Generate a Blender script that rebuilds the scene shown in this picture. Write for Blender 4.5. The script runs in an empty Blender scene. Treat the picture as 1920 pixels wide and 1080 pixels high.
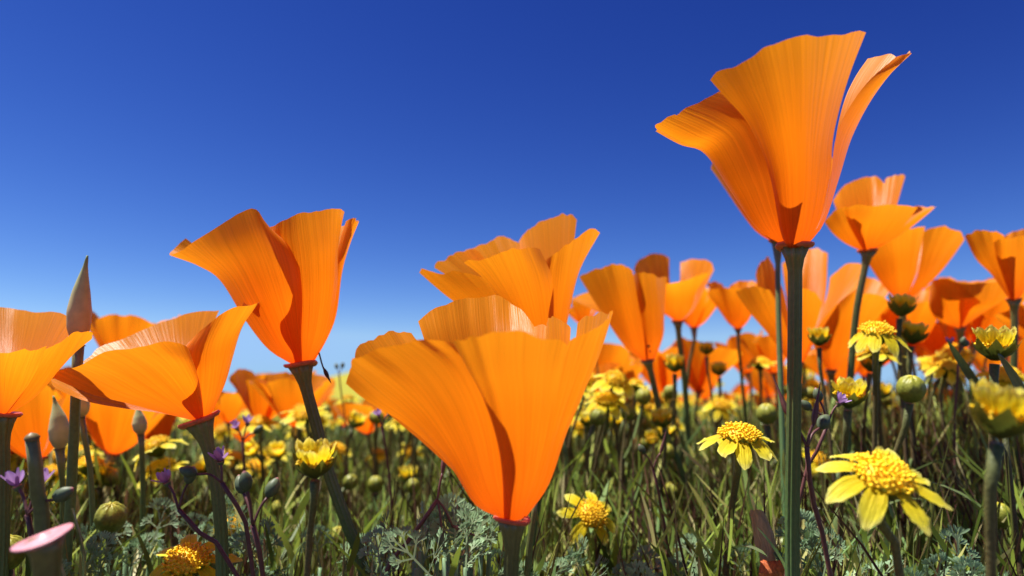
import bpy, math, random
import numpy as np
from mathutils import Vector, Matrix
R_ = math.radians
scene = bpy.context.scene
COL = scene.collection

# ------------------------------------------------------------------ camera, sky, sun, exposure
F = 1280.0                       # focal length in pixels of a 1920 px wide frame (24 mm on 36 mm)
EYE = np.array([0.0, 0.0, 0.16])
PITCH = R_(9.1)
cam_d = bpy.data.cameras.new('camera'); cam = bpy.data.objects.new('camera', cam_d); COL.objects.link(cam)
cam.location = EYE; cam.rotation_euler = (R_(90) + PITCH, 0, 0)
cam_d.lens = 24; cam_d.sensor_width = 36; cam_d.clip_start = 0.01; cam_d.clip_end = 6000
cam_d.dof.use_dof = True; cam_d.dof.focus_distance = 0.185; cam_d.dof.aperture_fstop = 13.0
scene.camera = cam

SUN_EL, SUN_AZ = R_(68), R_(-88)      # azimuth from +Y (the way the camera looks) towards +X
sun_dir = Vector((math.sin(SUN_AZ) * math.cos(SUN_EL), math.cos(SUN_AZ) * math.cos(SUN_EL), math.sin(SUN_EL)))
world = bpy.data.worlds.new('World'); scene.world = world; world.use_nodes = True
wn, wl = world.node_tree.nodes, world.node_tree.links
bg = wn['Background']
sky = wn.new('ShaderNodeTexSky'); sky.sky_type = 'NISHITA'; sky.sun_disc = False
sky.sun_elevation = SUN_EL; sky.sun_rotation = SUN_AZ
sky.altitude = 900; sky.air_density = 1.0; sky.dust_density = 0.0; sky.ozone_density = 3.0
# polarising filter and film: one response curve for each colour of the sky light, the same in every direction
EXPO = 0.95
sepc = wn.new('ShaderNodeSeparateColor'); comb = wn.new('ShaderNodeCombineColor'); wl.new(sky.outputs[0], sepc.inputs[0]); outs = []
for ch, (g_, k_, top) in enumerate([(2.316, 0.0148, 3.9), (2.087, 0.0160, 5.6), (1.448, 0.0550, 9.0)]):
    mn = wn.new('ShaderNodeMath'); mn.operation = 'MINIMUM'; mn.inputs[1].default_value = top; wl.new(sepc.outputs[ch], mn.inputs[0])
    pw = wn.new('ShaderNodeMath'); pw.operation = 'POWER'; pw.inputs[1].default_value = g_; wl.new(mn.outputs[0], pw.inputs[0])
    mu = wn.new('ShaderNodeMath'); mu.operation = 'MULTIPLY'; mu.inputs[1].default_value = k_ * 10 / 2 ** EXPO; wl.new(pw.outputs[0], mu.inputs[0]); outs.append(mu)
gb = wn.new('ShaderNodeMath'); gb.operation = 'MULTIPLY'; gb.inputs[1].default_value = 1.5; wl.new(outs[1].outputs[0], gb.inputs[0])
mb = wn.new('ShaderNodeMath'); mb.operation = 'MAXIMUM'; wl.new(outs[2].outputs[0], mb.inputs[0]); wl.new(gb.outputs[0], mb.inputs[1])
wl.new(outs[0].outputs[0], comb.inputs[0]); wl.new(outs[1].outputs[0], comb.inputs[1]); wl.new(mb.outputs[0], comb.inputs[2])
wl.new(comb.outputs[0], bg.inputs['Color']); bg.inputs['Strength'].default_value = 0.1
sun_d = bpy.data.lights.new('sun', 'SUN'); sun_d.energy = 5.0; sun_d.angle = R_(0.53); sun_d.color = (1.0, 0.955, 0.88)
sun = bpy.data.objects.new('sun', sun_d); COL.objects.link(sun)
sun.rotation_euler = sun_dir.to_track_quat('Z', 'Y').to_euler()
vs = scene.view_settings; vs.view_transform = 'Standard'; vs.look = 'None'; vs.exposure = EXPO; vs.gamma = 1
scene.cycles.use_denoising = True
scene.cycles.max_bounces = 10; scene.cycles.diffuse_bounces = 6; scene.cycles.transmission_bounces = 6; scene.cycles.glossy_bounces = 3

# ------------------------------------------------------------------ helpers
rng = np.random.default_rng(11); random.seed(11)
cp, sp = math.cos(PITCH), math.sin(PITCH)
RIGHT = np.array([1.0, 0, 0]); FWD = np.array([0, cp, sp]); UP = np.array([0, -sp, cp])
def at(px, py, d):               # a point of the place seen at that pixel of the photograph, d metres along the view axis
    return EYE + d * (FWD + RIGHT * (px - 960) / F + UP * (540 - py) / F)
def project(p):
    q = np.asarray(p) - EYE; d = q @ FWD
    return 960 + F * (q @ RIGHT) / d, 540 - F * (q @ UP) / d, d
def ground_z(x, y):
    return 0.004 * math.sin(7 * x + 1.3) * math.cos(5 * y) + 0.003 * math.sin(17 * x + 11 * y)

def link(o, parent=None):
    COL.objects.link(o)
    if parent is not None: o.parent = parent
    return o
def mesh_from(name, V, Fc, mat, uv=None, smooth=True, tint=None):
    V = np.asarray(V, dtype=np.float32); me = bpy.data.meshes.new(name)
    if isinstance(Fc, np.ndarray):
        n, k = Fc.shape
        me.vertices.add(len(V)); me.vertices.foreach_set('co', V.ravel())
        me.loops.add(n * k); me.loops.foreach_set('vertex_index', Fc.astype(np.int32).ravel())
        me.polygons.add(n); me.polygons.foreach_set('loop_start', np.arange(0, n * k, k, dtype=np.int32))
        me.update(calc_edges=True); me.validate()
    else:
        me.from_pydata([tuple(map(float, v)) for v in V], [], [tuple(int(i) for i in f) for f in Fc])
    if uv is not None:
        lay = me.uv_layers.new(name='UVMap')
        li = np.empty(len(me.loops), dtype=np.int32); me.loops.foreach_get('vertex_index', li)
        lay.data.foreach_set('uv', np.asarray(uv, dtype=np.float32)[li].ravel())
    if tint is not None:
        a = me.attributes.new('tint', 'FLOAT', 'POINT'); a.data.foreach_set('value', np.asarray(tint, dtype=np.float32))
    if smooth: me.polygons.foreach_set('use_smooth', np.ones(len(me.polygons), dtype=bool))
    if mat is not None: me.materials.append(mat)
    me.update(); return me
def obj(name, me, parent=None, mat4=None):
    o = bpy.data.objects.new(name, me); link(o, parent)
    if mat4 is not None: o.matrix_basis = mat4
    return o
def thing(name, label, cat, loc, group=None):
    o = bpy.data.objects.new(name, None); o.empty_display_size = 0.01; link(o)
    o.location = loc; o['label'] = label; o['category'] = cat
    if group: o['group'] = group
    return o
def catmull(P, n):
    P = np.asarray(P, dtype=float); k = len(P)
    Q = np.vstack([2 * P[0] - P[1], P, 2 * P[-1] - P[-2]])
    seg = np.sqrt(np.maximum(np.linalg.norm(np.diff(P, axis=0), axis=1), 1e-9)) ** 1.0
    cum = np.concatenate([[0], np.cumsum(np.linalg.norm(np.diff(P, axis=0), axis=1))]); cum /= cum[-1]
    out = []
    for t in np.linspace(0, 1, n):
        i = min(int(np.searchsorted(cum, t, side='right') - 1), k - 2)
        s = (t - cum[i]) / max(cum[i + 1] - cum[i], 1e-9)
        a, b, c, d = Q[i], Q[i + 1], Q[i + 2], Q[i + 3]
        out.append(0.5 * (2 * b + (c - a) * s + (2 * a - 5 * b + 4 * c - d) * s * s + (3 * b - 3 * c + d - a) * s ** 3))
    return np.array(out)
def vnoise(x, seed):             # smooth 1-D value noise in -1..1
    r = np.random.default_rng(seed).uniform(-1, 1, 400); x = np.asarray(x) + 50
    i = np.floor(x).astype(int); f = x - i; f = f * f * (3 - 2 * f)
    return r[i % 400] * (1 - f) + r[(i + 1) % 400] * f
def grid_faces(nu, nt, off=0):
    i, j = np.meshgrid(np.arange(nu - 1), np.arange(nt - 1), indexing='ij')
    a = (i * nt + j).ravel() + off
    return np.stack([a, a + nt, a + nt + 1, a + 1], axis=1)

# ------------------------------------------------------------------ materials
def new_mat(name):
    m = bpy.data.materials.new(name); m.use_nodes = True; nt = m.node_tree
    nt.nodes.clear(); out = nt.nodes.new('ShaderNodeOutputMaterial')
    return m, nt.nodes, nt.links, out
def ramp(n, stops):
    r = n.new('ShaderNodeValToRGB'); e = r.color_ramp.elements
    while len(e) < len(stops): e.new(0.5)
    for k, (p, c) in enumerate(stops): e[k].position = p; e[k].color = (*c, 1)
    return r
def sheet_fresnel(n, l, ior=1.4):      # a thin sheet reflects alike on both its faces
    ge = n.new('ShaderNodeNewGeometry'); mi = n.new('ShaderNodeMix'); mi.inputs['A'].default_value = ior; mi.inputs['B'].default_value = 1 / ior
    l.new(ge.outputs['Backfacing'], mi.inputs['Factor']); fr = n.new('ShaderNodeFresnel'); l.new(mi.outputs['Result'], fr.inputs['IOR']); return fr
def thin_leaf(name, stops, trans=0.5, spec=0.25, rough=0.4, veins=(60, 2.0), vein_amt=0.22, bump=0.12, tmul=(1, 1, 1), axis=1, objvar=0.08, tint=None):
    """thin sheet: diffuse + translucent + a soft glossy coat; colour runs along the sheet, veins along its length"""
    m, n, l, out = new_mat(name)
    uvn = n.new('ShaderNodeUVMap'); uvn.uv_map = 'UVMap'
    sep = n.new('ShaderNodeSeparateXYZ'); l.new(uvn.outputs[0], sep.inputs[0])
    rp = ramp(n, stops); l.new(sep.outputs[axis], rp.inputs[0])
    mp = n.new('ShaderNodeMapping'); mp.inputs['Scale'].default_value = (veins[0], veins[1], 1); l.new(uvn.outputs[0], mp.inputs[0])
    oi = n.new('ShaderNodeObjectInfo')
    va = n.new('ShaderNodeVectorMath'); va.operation = 'ADD'; l.new(mp.outputs[0], va.inputs[0])
    cb = n.new('ShaderNodeCombineXYZ'); ml = n.new('ShaderNodeMath'); ml.operation = 'MULTIPLY'; ml.inputs[1].default_value = 37
    l.new(oi.outputs['Random'], ml.inputs[0]); l.new(ml.outputs[0], cb.inputs[2]); l.new(cb.outputs[0], va.inputs[1])
    no = n.new('ShaderNodeTexNoise'); no.inputs['Scale'].default_value = 1; no.inputs['Detail'].default_value = 3; no.inputs['Roughness'].default_value = 0.6
    l.new(va.outputs[0], no.inputs['Vector'])
    mr = n.new('ShaderNodeMapRange'); mr.inputs['From Min'].default_value = 0.3; mr.inputs['From Max'].default_value = 0.7
    mr.inputs['To Min'].default_value = 1 - vein_amt; mr.inputs['To Max'].default_value = 1 + vein_amt; l.new(no.outputs['Fac'], mr.inputs[0])
    mx = n.new('ShaderNodeMix'); mx.data_type = 'RGBA'; mx.blend_type = 'MULTIPLY'; mx.inputs['Factor'].default_value = 1
    l.new(rp.outputs[0], mx.inputs['A']); l.new(mr.outputs[0], mx.inputs['B'])
    hv = n.new('ShaderNodeHueSaturation'); l.new(mx.outputs['Result'], hv.inputs['Color'])
    mv = n.new('ShaderNodeMapRange'); mv.inputs['To Min'].default_value = 1 - objvar; mv.inputs['To Max'].default_value = 1 + objvar
    l.new(oi.outputs['Random'], mv.inputs[0]); l.new(mv.outputs[0], hv.inputs['Value'])
    bp = n.new('ShaderNodeBump'); bp.inputs['Strength'].default_value = bump; bp.inputs['Distance'].default_value = 0.0006
    l.new(no.outputs['Fac'], bp.inputs['Height'])
    df = n.new('ShaderNodeBsdfDiffuse'); tr = n.new('ShaderNodeBsdfTranslucent'); gl = n.new('ShaderNodeBsdfGlossy')
    gl.inputs['Roughness'].default_value = rough
    tm = n.new('ShaderNodeMix'); tm.data_type = 'RGBA'; tm.blend_type = 'MULTIPLY'; tm.inputs['Factor'].default_value = 1
    l.new(hv.outputs[0], tm.inputs['A']); tm.inputs['B'].default_value = (*tmul, 1)
    l.new(hv.outputs[0], df.inputs['Color']); l.new(tm.outputs['Result'], tr.inputs['Color'])
    for s in (df, tr, gl): l.new(bp.outputs[0], s.inputs['Normal'])
    m1 = n.new('ShaderNodeMixShader'); m1.inputs[0].default_value = trans
    l.new(df.outputs[0], m1.inputs[1]); l.new(tr.outputs[0], m1.inputs[2])
    fr = sheet_fresnel(n, l); l.new(bp.outputs[0], fr.inputs['Normal'])
    fm = n.new('ShaderNodeMath'); fm.operation = 'MULTIPLY'; fm.inputs[1].default_value = spec; l.new(fr.outputs[0], fm.inputs[0])
    m2 = n.new('ShaderNodeMixShader'); l.new(fm.outputs[0], m2.inputs[0]); l.new(m1.outputs[0], m2.inputs[1]); l.new(gl.outputs[0], m2.inputs[2])
    l.new(m2.outputs[0], out.inputs['Surface']); return m
def solid(name, stops, rough=0.5, spec=0.3, scale=(1, 1, 1), axis=1, noise=0.2, nscale=800, bump=0.0, uv=True, stripes=0, sss=0.0):
    m, n, l, out = new_mat(name)
    b = n.new('ShaderNodeBsdfPrincipled'); b.inputs['Roughness'].default_value = rough; b.inputs['Specular IOR Level'].default_value = spec
    tc = n.new('ShaderNodeTexCoord')
    if uv:
        sep = n.new('ShaderNodeSeparateXYZ'); l.new(tc.outputs['UV'], sep.inputs[0])
        rp = ramp(n, stops); l.new(sep.outputs[axis], rp.inputs[0]); col = rp.outputs[0]
    else:
        rp = ramp(n, stops); nn = n.new('ShaderNodeTexNoise'); nn.inputs['Scale'].default_value = nscale * 0.3
        l.new(tc.outputs['Object'], nn.inputs['Vector']); l.new(nn.outputs['Fac'], rp.inputs[0]); col = rp.outputs[0]
    no = n.new('ShaderNodeTexNoise'); no.inputs['Scale'].default_value = nscale; no.inputs['Detail'].default_value = 3
    l.new(tc.outputs['Object'], no.inputs['Vector'])
    mr = n.new('ShaderNodeMapRange'); mr.inputs['From Min'].default_value = 0.3; mr.inputs['From Max'].default_value = 0.7
    mr.inputs['To Min'].default_value = 1 - noise; mr.inputs['To Max'].default_value = 1 + noise; l.new(no.outputs['Fac'], mr.inputs[0])
    mx = n.new('ShaderNodeMix'); mx.data_type = 'RGBA'; mx.blend_type = 'MULTIPLY'; mx.inputs['Factor'].default_value = 1
    l.new(col, mx.inputs['A']); l.new(mr.outputs[0], mx.inputs['B']); res = mx.outputs['Result']
    oi = n.new('ShaderNodeObjectInfo'); hv = n.new('ShaderNodeHueSaturation'); mv = n.new('ShaderNodeMapRange')
    mv.inputs['To Min'].default_value = 0.85; mv.inputs['To Max'].default_value = 1.15
    l.new(oi.outputs['Random'], mv.inputs[0]); l.new(mv.outputs[0], hv.inputs['Value']); l.new(res, hv.inputs['Color'])
    l.new(hv.outputs[0], b.inputs['Base Color'])
    if bump:
        bp = n.new('ShaderNodeBump'); bp.inputs['Strength'].default_value = bump; bp.inputs['Distance'].default_value = 0.0004
        l.new(no.outputs['Fac'], bp.inputs['Height']); l.new(bp.outputs[0], b.inputs['Normal'])
    l.new(b.outputs[0], out.inputs['Surface']); return m
def tinted(name, stops, trans=0.35, spec=0.3):
    """plant matter whose colour varies from blade to blade"""
    m, n, l, out = new_mat(name)
    a = n.new('ShaderNodeAttribute'); a.attribute_name = 'tint'
    rp = ramp(n, stops); l.new(a.outputs['Fac'], rp.inputs[0])
    df = n.new('ShaderNodeBsdfDiffuse'); tr = n.new('ShaderNodeBsdfTranslucent'); gl = n.new('ShaderNodeBsdfGlossy'); gl.inputs['Roughness'].default_value = 0.38
    for s in (df, tr): l.new(rp.outputs[0], s.inputs['Color'])
    m1 = n.new('ShaderNodeMixShader'); m1.inputs[0].default_value = trans; l.new(df.outputs[0], m1.inputs[1]); l.new(tr.outputs[0], m1.inputs[2])
    fr = sheet_fresnel(n, l)
    fm = n.new('ShaderNodeMath'); fm.operation = 'MULTIPLY'; fm.inputs[1].default_value = spec; l.new(fr.outputs[0], fm.inputs[0])
    m2 = n.new('ShaderNodeMixShader'); l.new(fm.outputs[0], m2.inputs[0]); l.new(m1.outputs[0], m2.inputs[1]); l.new(gl.outputs[0], m2.inputs[2])
    l.new(m2.outputs[0], out.inputs['Surface']); return m

M = {}
M['petal'] = thin_leaf('poppy petal', [(0, (0.68, 0.095, 0.003)), (0.2, (0.75, 0.15, 0.004)), (0.6, (0.82, 0.22, 0.005)), (1, (0.88, 0.30, 0.010))],
                       trans=0.57, spec=0.42, rough=0.38, veins=(60, 1.3), vein_amt=0.13, bump=0.35, tmul=(1, 0.97, 0.8))
M['ray'] = thin_leaf('yellow ray', [(0, (0.90, 0.58, 0.01)), (0.5, (0.93, 0.74, 0.02)), (0.8, (0.94, 0.82, 0.06)), (1, (0.95, 0.88, 0.22))],
                     trans=0.5, spec=0.2, rough=0.45, veins=(12, 1.0), vein_amt=0.12, bump=0.8)
M['leaf'] = thin_leaf('daisy leaf', [(0, (0.09, 0.13, 0.035)), (1, (0.15, 0.21, 0.075))], trans=0.3, spec=0.5, rough=0.4, veins=(8, 6), vein_amt=0.25, bump=0.4, objvar=0.3)
M['fern'] = thin_leaf('poppy leaf', [(0, (0.20, 0.26, 0.14)), (1, (0.26, 0.41, 0.22))], trans=0.3, spec=0.5, rough=0.4, veins=(8, 8), vein_amt=0.2, bump=0.2, objvar=0.25)
M['dry'] = thin_leaf('dry petal', [(0, (0.36, 0.25, 0.14)), (1, (0.50, 0.38, 0.26))], trans=0.35, spec=0.3, veins=(20, 2), vein_amt=0.3, bump=0.6)
M['dry_red'] = thin_leaf('withered petal', [(0, (0.55, 0.12, 0.03)), (1, (0.62, 0.30, 0.14))], trans=0.35, spec=0.5, veins=(16, 3), vein_amt=0.4, bump=1.0)
M['lilac'] = thin_leaf('lilac petal', [(0, (0.34, 0.16, 0.36)), (1, (0.46, 0.30, 0.60))], trans=0.4, spec=0.3, veins=(10, 1), vein_amt=0.2, bump=0.2)
M['sepal'] = thin_leaf('papery sepal', [(0, (0.10, 0.05, 0.045)), (1, (0.32, 0.20, 0.15))], trans=0.35, spec=0.3, veins=(14, 2), vein_amt=0.3, bump=0.3)
M['stem'] = solid('poppy stem', [(0, (0.09, 0.19, 0.085)), (0.7, (0.085, 0.155, 0.05)), (0.92, (0.10, 0.115, 0.035)), (1, (0.19, 0.17, 0.055))], rough=0.38, spec=0.5, noise=0.15, nscale=900)
M['rim'] = solid('receptacle rim', [(0, (0.46, 0.07, 0.03)), (1, (0.58, 0.14, 0.07))], rough=0.45, uv=False)
M['pinkrim'] = solid('pink receptacle rim', [(0, (0.48, 0.16, 0.18)), (1, (0.60, 0.30, 0.34))], rough=0.4, uv=False)
M['cone'] = solid('brown receptacle', [(0, (0.10, 0.09, 0.03)), (1, (0.20, 0.12, 0.05))], rough=0.45, uv=False)
M['cap'] = solid('poppy bud cap', [(0, (0.38, 0.23, 0.12)), (0.35, (0.56, 0.44, 0.21)), (0.8, (0.44, 0.46, 0.20)), (1, (0.18, 0.25, 0.08))], rough=0.5, noise=0.12, nscale=300)
M['dstem'] = solid('daisy stem', [(0, (0.085, 0.075, 0.03)), (0.5, (0.11, 0.055, 0.035)), (0.9, (0.10, 0.085, 0.03)), (1, (0.08, 0.10, 0.03))], rough=0.5, noise=0.3, nscale=1500, bump=0.6)
M['disc'] = solid('disc florets', [(0, (0.74, 0.38, 0.006)), (0.5, (0.85, 0.55, 0.012)), (1, (0.90, 0.68, 0.04))], rough=0.5, uv=False, nscale=2500, noise=0.2)
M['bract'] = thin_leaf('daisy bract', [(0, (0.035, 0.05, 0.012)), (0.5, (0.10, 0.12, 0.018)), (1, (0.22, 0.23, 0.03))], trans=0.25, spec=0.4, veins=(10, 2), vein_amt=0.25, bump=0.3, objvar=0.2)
M['bud'] = solid('daisy bud', [(0, (0.06, 0.07, 0.015)), (0.45, (0.17, 0.19, 0.025)), (0.85, (0.27, 0.27, 0.03)), (1, (0.45, 0.38, 0.03))], rough=0.45, noise=0.25, nscale=1200, bump=0.4)
M['fstem'] = solid('filaree stem', [(0, (0.10, 0.04, 0.035)), (1, (0.15, 0.06, 0.06))], rough=0.45, uv=False)
M['fbud'] = solid('filaree bud', [(0, (0.05, 0.075, 0.04)), (0.8, (0.10, 0.13, 0.07)), (1, (0.40, 0.12, 0.14))], rough=0.5, noise=0.2, nscale=900)
M['black'] = solid('dark seed', [(0, (0.035, 0.015, 0.012)), (1, (0.07, 0.035, 0.025))], rough=0.6, uv=False)
M['stamen'] = solid('stamen', [(0, (0.75, 0.35, 0.01)), (1, (0.85, 0.5, 0.03))], rough=0.5, uv=False)
GREENS = [(0, (0.06, 0.10, 0.02)), (0.3, (0.15, 0.22, 0.03)), (0.55, (0.27, 0.35, 0.045)), (0.75, (0.20, 0.34, 0.11)), (0.9, (0.48, 0.53, 0.10)), (1, (0.60, 0.55, 0.25))]
M['blade'] = tinted('meadow blades', GREENS, trans=0.35, spec=0.6)
M['wstem'] = tinted('meadow stems', [(0, (0.10, 0.05, 0.04)), (0.35, (0.18, 0.10, 0.06)), (0.6, (0.17, 0.18, 0.05)), (0.85, (0.30, 0.32, 0.08)), (1, (0.42, 0.34, 0.2))], trans=0.05, spec=0.6)
M['cover'] = tinted('ferny cover', [(0, (0.09, 0.15, 0.045)), (0.5, (0.17, 0.27, 0.09)), (1, (0.24, 0.36, 0.17))], trans=0.3, spec=0.5)
M['yellowmass'] = tinted('far yellow flowers', [(0, (0.60, 0.36, 0.01)), (0.5, (0.84, 0.62, 0.02)), (1, (0.50, 0.47, 0.05))], trans=0.35, spec=0.3)
M['orangemass'] = tinted('far poppies', [(0, (0.80, 0.13, 0.004)), (1, (0.92, 0.25, 0.006))], trans=0.55, spec=0.5)

def field_material(name, kind):
    m, n, l, out = new_mat(name); b = n.new('ShaderNodeBsdfPrincipled'); b.inputs['Roughness'].default_value = 0.9; b.inputs['Specular IOR Level'].default_value = 0.1
    tc = n.new('ShaderNodeTexCoord')
    def noise(sc, det=4):
        t = n.new('ShaderNodeTexNoise'); t.inputs['Scale'].default_value = sc; t.inputs['Detail'].default_value = det; l.new(tc.outputs['Object'], t.inputs['Vector']); return t.outputs['Fac']
    def mix(fac, a, bb):
        x = n.new('ShaderNodeMix'); x.data_type = 'RGBA'; l.new(fac, x.inputs['Factor'])
        for s, v in (('A', a), ('B', bb)):
            if isinstance(v, tuple): x.inputs[s].default_value = (*v, 1)
            else: l.new(v, x.inputs[s])
        return x.outputs['Result']
    def sharp(fac, lo, hi):
        r = n.new('ShaderNodeMapRange'); r.inputs['From Min'].default_value = lo; r.inputs['From Max'].default_value = hi; l.new(fac, r.inputs[0]); return r.outputs[0]
    if kind == 'hill':
        c = mix(noise(0.05), (0.20, 0.20, 0.03), (0.38, 0.32, 0.025))
        c = mix(sharp(noise(0.12), 0.6, 0.72), c, (0.42, 0.20, 0.02))
        c = mix(sharp(noise(1.2), 0.5, 0.75), c, (0.10, 0.14, 0.04))
    else:
        soil = mix(noise(160), (0.045, 0.032, 0.022), (0.11, 0.08, 0.055))
        soil = mix(sharp(noise(40), 0.5, 0.65), soil, (0.06, 0.075, 0.025))
        far = mix(sharp(noise(3.0, 6), 0.42, 0.6), (0.09, 0.12, 0.03), (0.36, 0.31, 0.025))
        far = mix(sharp(noise(1.1, 5), 0.58, 0.68), far, (0.50, 0.14, 0.006))
        ln = n.new('ShaderNodeVectorMath'); ln.operation = 'LENGTH'; l.new(tc.outputs['Object'], ln.inputs[0])
        c = mix(sharp(ln.outputs['Value'], 3.0, 6.0), soil, far)
    l.new(c, b.inputs['Base Color'])
    bp = n.new('ShaderNodeBump'); bp.inputs['Strength'].default_value = 0.6; bp.inputs['Distance'].default_value = 0.004
    l.new(noise(220), bp.inputs['Height']); l.new(bp.outputs[0], b.inputs['Normal'])
    l.new(b.outputs[0], out.inputs['Surface']); return m
M['ground'] = field_material('meadow ground', 'ground'); M['hill'] = field_material('flowering hillside', 'hill')

# ------------------------------------------------------------------ setting
rad = np.concatenate([np.linspace(0, 3, 70), np.geomspace(3.2, 4000, 50)])
ang = np.linspace(0, 2 * math.pi, 97)[:-1]
V = []; Fc = []
for r in rad:
    for a in ang:
        x, y = r * math.sin(a), r * math.cos(a); V.append((x, y, ground_z(x, y) if r < 3.1 else 0.0))
for i in range(len(rad) - 1):
    for j in range(96):
        k = (j + 1) % 96; Fc.append((i * 96 + j, i * 96 + k, (i + 1) * 96 + k, (i + 1) * 96 + j))
g = obj('ground', mesh_from('ground', V, np.array(Fc), M['ground'])); g['kind'] = 'structure'
def hill(pxc, d, halfpx, hpx, depth):
    cx, cy, _ = at(pxc, 745, d); w = halfpx / F * d; h = hpx / F * d; n = 60
    V = []
    for i in range(n):
        for j in range(n):
            u, v = i / (n - 1) * 2 - 1, j / (n - 1) * 2 - 1
            r = min(1, math.hypot(u, v)); z = h * (0.5 + 0.5 * math.cos(math.pi * r)) - 0.3
            z += h * 0.05 * math.sin(5 * u + 1) * math.cos(4 * v) * (1 - r)
            V.append((cx + u * w, cy + v * depth, z))
    o = obj('hill', mesh_from('hill', V, grid_faces(n, n), M['hill'])); o['kind'] = 'structure'
hill(815, 320, 400, 70, 130)
hill(1500, 900, 1500, 9, 300)

# ------------------------------------------------------------------ part builders
def lagrange(rails, u):
    k = len(rails); xs = np.linspace(0, 1, k); out = 0
    for i in range(k):
        w = 1.0
        for j in range(k):
            if j != i: w *= (u - xs[j]) / (xs[i] - xs[j])
        out = out + w * rails[i]
    return out
def petal_mesh(rails, scale, origin, seed, ruffle=5.0, scallop=0.025, corner=0.05, nu=29, nt=25, curl=0.0):
    """rails: world-space curves from the base of the petal to its rim; scale: metres per photo pixel at the flower"""
    rs = [catmull(r, 61) for r in rails]; P = np.zeros((nu, nt, 3)); us = np.linspace(0, 1, nu)
    tend = 1 - corner * np.abs(2 * us - 1) ** 7 + scallop * (vnoise(us * 5, seed) * 0.8 + vnoise(us * 13, seed + 1) * 0.3 + vnoise(us * 31, seed + 2) * 0.1)
    for i, u in enumerate(us):
        c = lagrange(rs, u); t = np.linspace(0, 1, nt) ** 0.9 * tend[i] * 60
        t = np.clip(t, 0, 62); k = np.minimum(t.astype(int), 59); f = (t - k)[:, None]
        P[i] = c[k] * (1 - f) + c[k + 1] * f
    du = np.gradient(P, axis=0); dt = np.gradient(P, axis=1); N = np.cross(du, dt); N /= np.maximum(np.linalg.norm(N, axis=2, keepdims=True), 1e-12)
    tt = np.linspace(0, 1, nt)[None, :]
    wav = (vnoise(us * 4.5, seed + 5) * 1.0 + vnoise(us * 10, seed + 6) * 0.5)[:, None] * tt ** 3 * ruffle
    fold = (vnoise(us * 6, seed + 9) * 0.35 + vnoise(us * 14, seed + 8) * 0.12)[:, None] * np.sin(math.pi * np.minimum(tt * 1.1, 1)) ** 0.7 * ruffle * 0.7
    fine = np.stack([vnoise(us * 22 + 3 * t_, seed + 12) for t_ in tt[0]], axis=1) * tt ** 4 * ruffle * 0.22
    P = P + N * ((wav + fold + fine) * scale)[:, :, None]
    uv = np.stack(np.meshgrid(us, tt[0], indexing='ij'), axis=2).reshape(-1, 2)
    return mesh_from('petal', P.reshape(-1, 3) - origin, grid_faces(nu, nt), M['petal'], uv)
def frame_path(P):
    T = np.gradient(P, axis=0); T /= np.linalg.norm(T, axis=1, keepdims=True)
    ref = np.array([0.31, 0.9, 0.17]); A = np.cross(T, ref); A /= np.linalg.norm(A, axis=1, keepdims=True); B = np.cross(T, A)
    return T, A, B
def tube(P, rad, sides, mat, name='stem', ribs=0, rib_amt=0.12, origin=None, uv=True):
    P = np.asarray(P); n = len(P); T, A, B = frame_path(P); rad = np.asarray(rad) * np.ones(n)
    th = np.linspace(0, 2 * math.pi, sides, endpoint=False)
    rr = 1 + (rib_amt * np.cos(ribs * th) if ribs else 0 * th)
    V = P[:, None, :] + (rad[:, None] * rr)[:, :, None] * (np.cos(th)[None, :, None] * A[:, None, :] + np.sin(th)[None, :, None] * B[:, None, :])
    V = V.reshape(-1, 3); Fc = []
    for i in range(n - 1):
        for j in range(sides):
            k = (j + 1) % sides; Fc.append((i * sides + j, i * sides + k, (i + 1) * sides + k, (i + 1) * sides + j))
    Fc.append(tuple(range(sides))[::-1]); Fc.append(tuple((n - 1) * sides + j for j in range(sides)))
    L = np.concatenate([[0], np.cumsum(np.linalg.norm(np.diff(P, axis=0), axis=1))]); L /= L[-1]
    U = np.stack([np.tile(np.arange(sides) / sides, n), np.repeat(L, sides)], axis=1)
    if origin is not None: V = V - origin
    return mesh_from(name, V, Fc, mat, U)
def axis_matrix(pos, axis, spin=0.0, s=1.0):
    q = Vector(axis).normalized().to_track_quat('Z', 'Y').to_matrix().to_4x4()
    return Matrix.Translation(Vector(pos)) @ q @ Matrix.Rotation(spin, 4, 'Z') @ Matrix.Scale(s, 4)
def lathe(prof, sides, mat, name, wob=0.0, seed=0, ribs=0, rib_amt=0.0):
    V = []; U = []; Fc = []; n = len(prof); r_ = random.Random(seed); ph = r_.random() * 6
    for i, (r, z) in enumerate(prof):
        for j in range(sides):
            a = 2 * math.pi * j / sides; k = 1 + wob * math.sin(3 * a + ph) * (i / n) + rib_amt * math.cos(ribs * a)
            V.append((r * k * math.cos(a), r * k * math.sin(a), z + wob * r * 0.6 * math.sin(2 * a + ph))); U.append((j / sides, i / (n - 1)))
    for i in range(n - 1):
        for j in range(sides):
            k = (j + 1) % sides; Fc.append((i * sides + j, i * sides + k, (i + 1) * sides + k, (i + 1) * sides + j))
    return mesh_from(name, V, Fc, mat, U)
def path_to_ground(pts, sink=0.01):
    """top point first; continues the last stretch down into the soil"""
    pts = [np.asarray(p) for p in pts]; a, b = pts[-2], pts[-1]; d = (b - a) / max(np.linalg.norm(b - a), 1e-9)
    d = np.array([d[0] * 0.5, d[1] * 0.5, min(d[2], -0.6)])
    if b[2] > 0.005:
        k = b[2] / -d[2]; e = b + d * k
        e[2] = ground_z(e[0], e[1]); pts.append((b + e) / 2 + np.array([d[0] * 0.003, 0, 0])); e = e.copy(); e[2] -= sink; pts.append(e)
    return pts
POPPY_RECTS = []                 # (x0, y0, x1, y1, depth): what nearer filler plants must not hide
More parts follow.
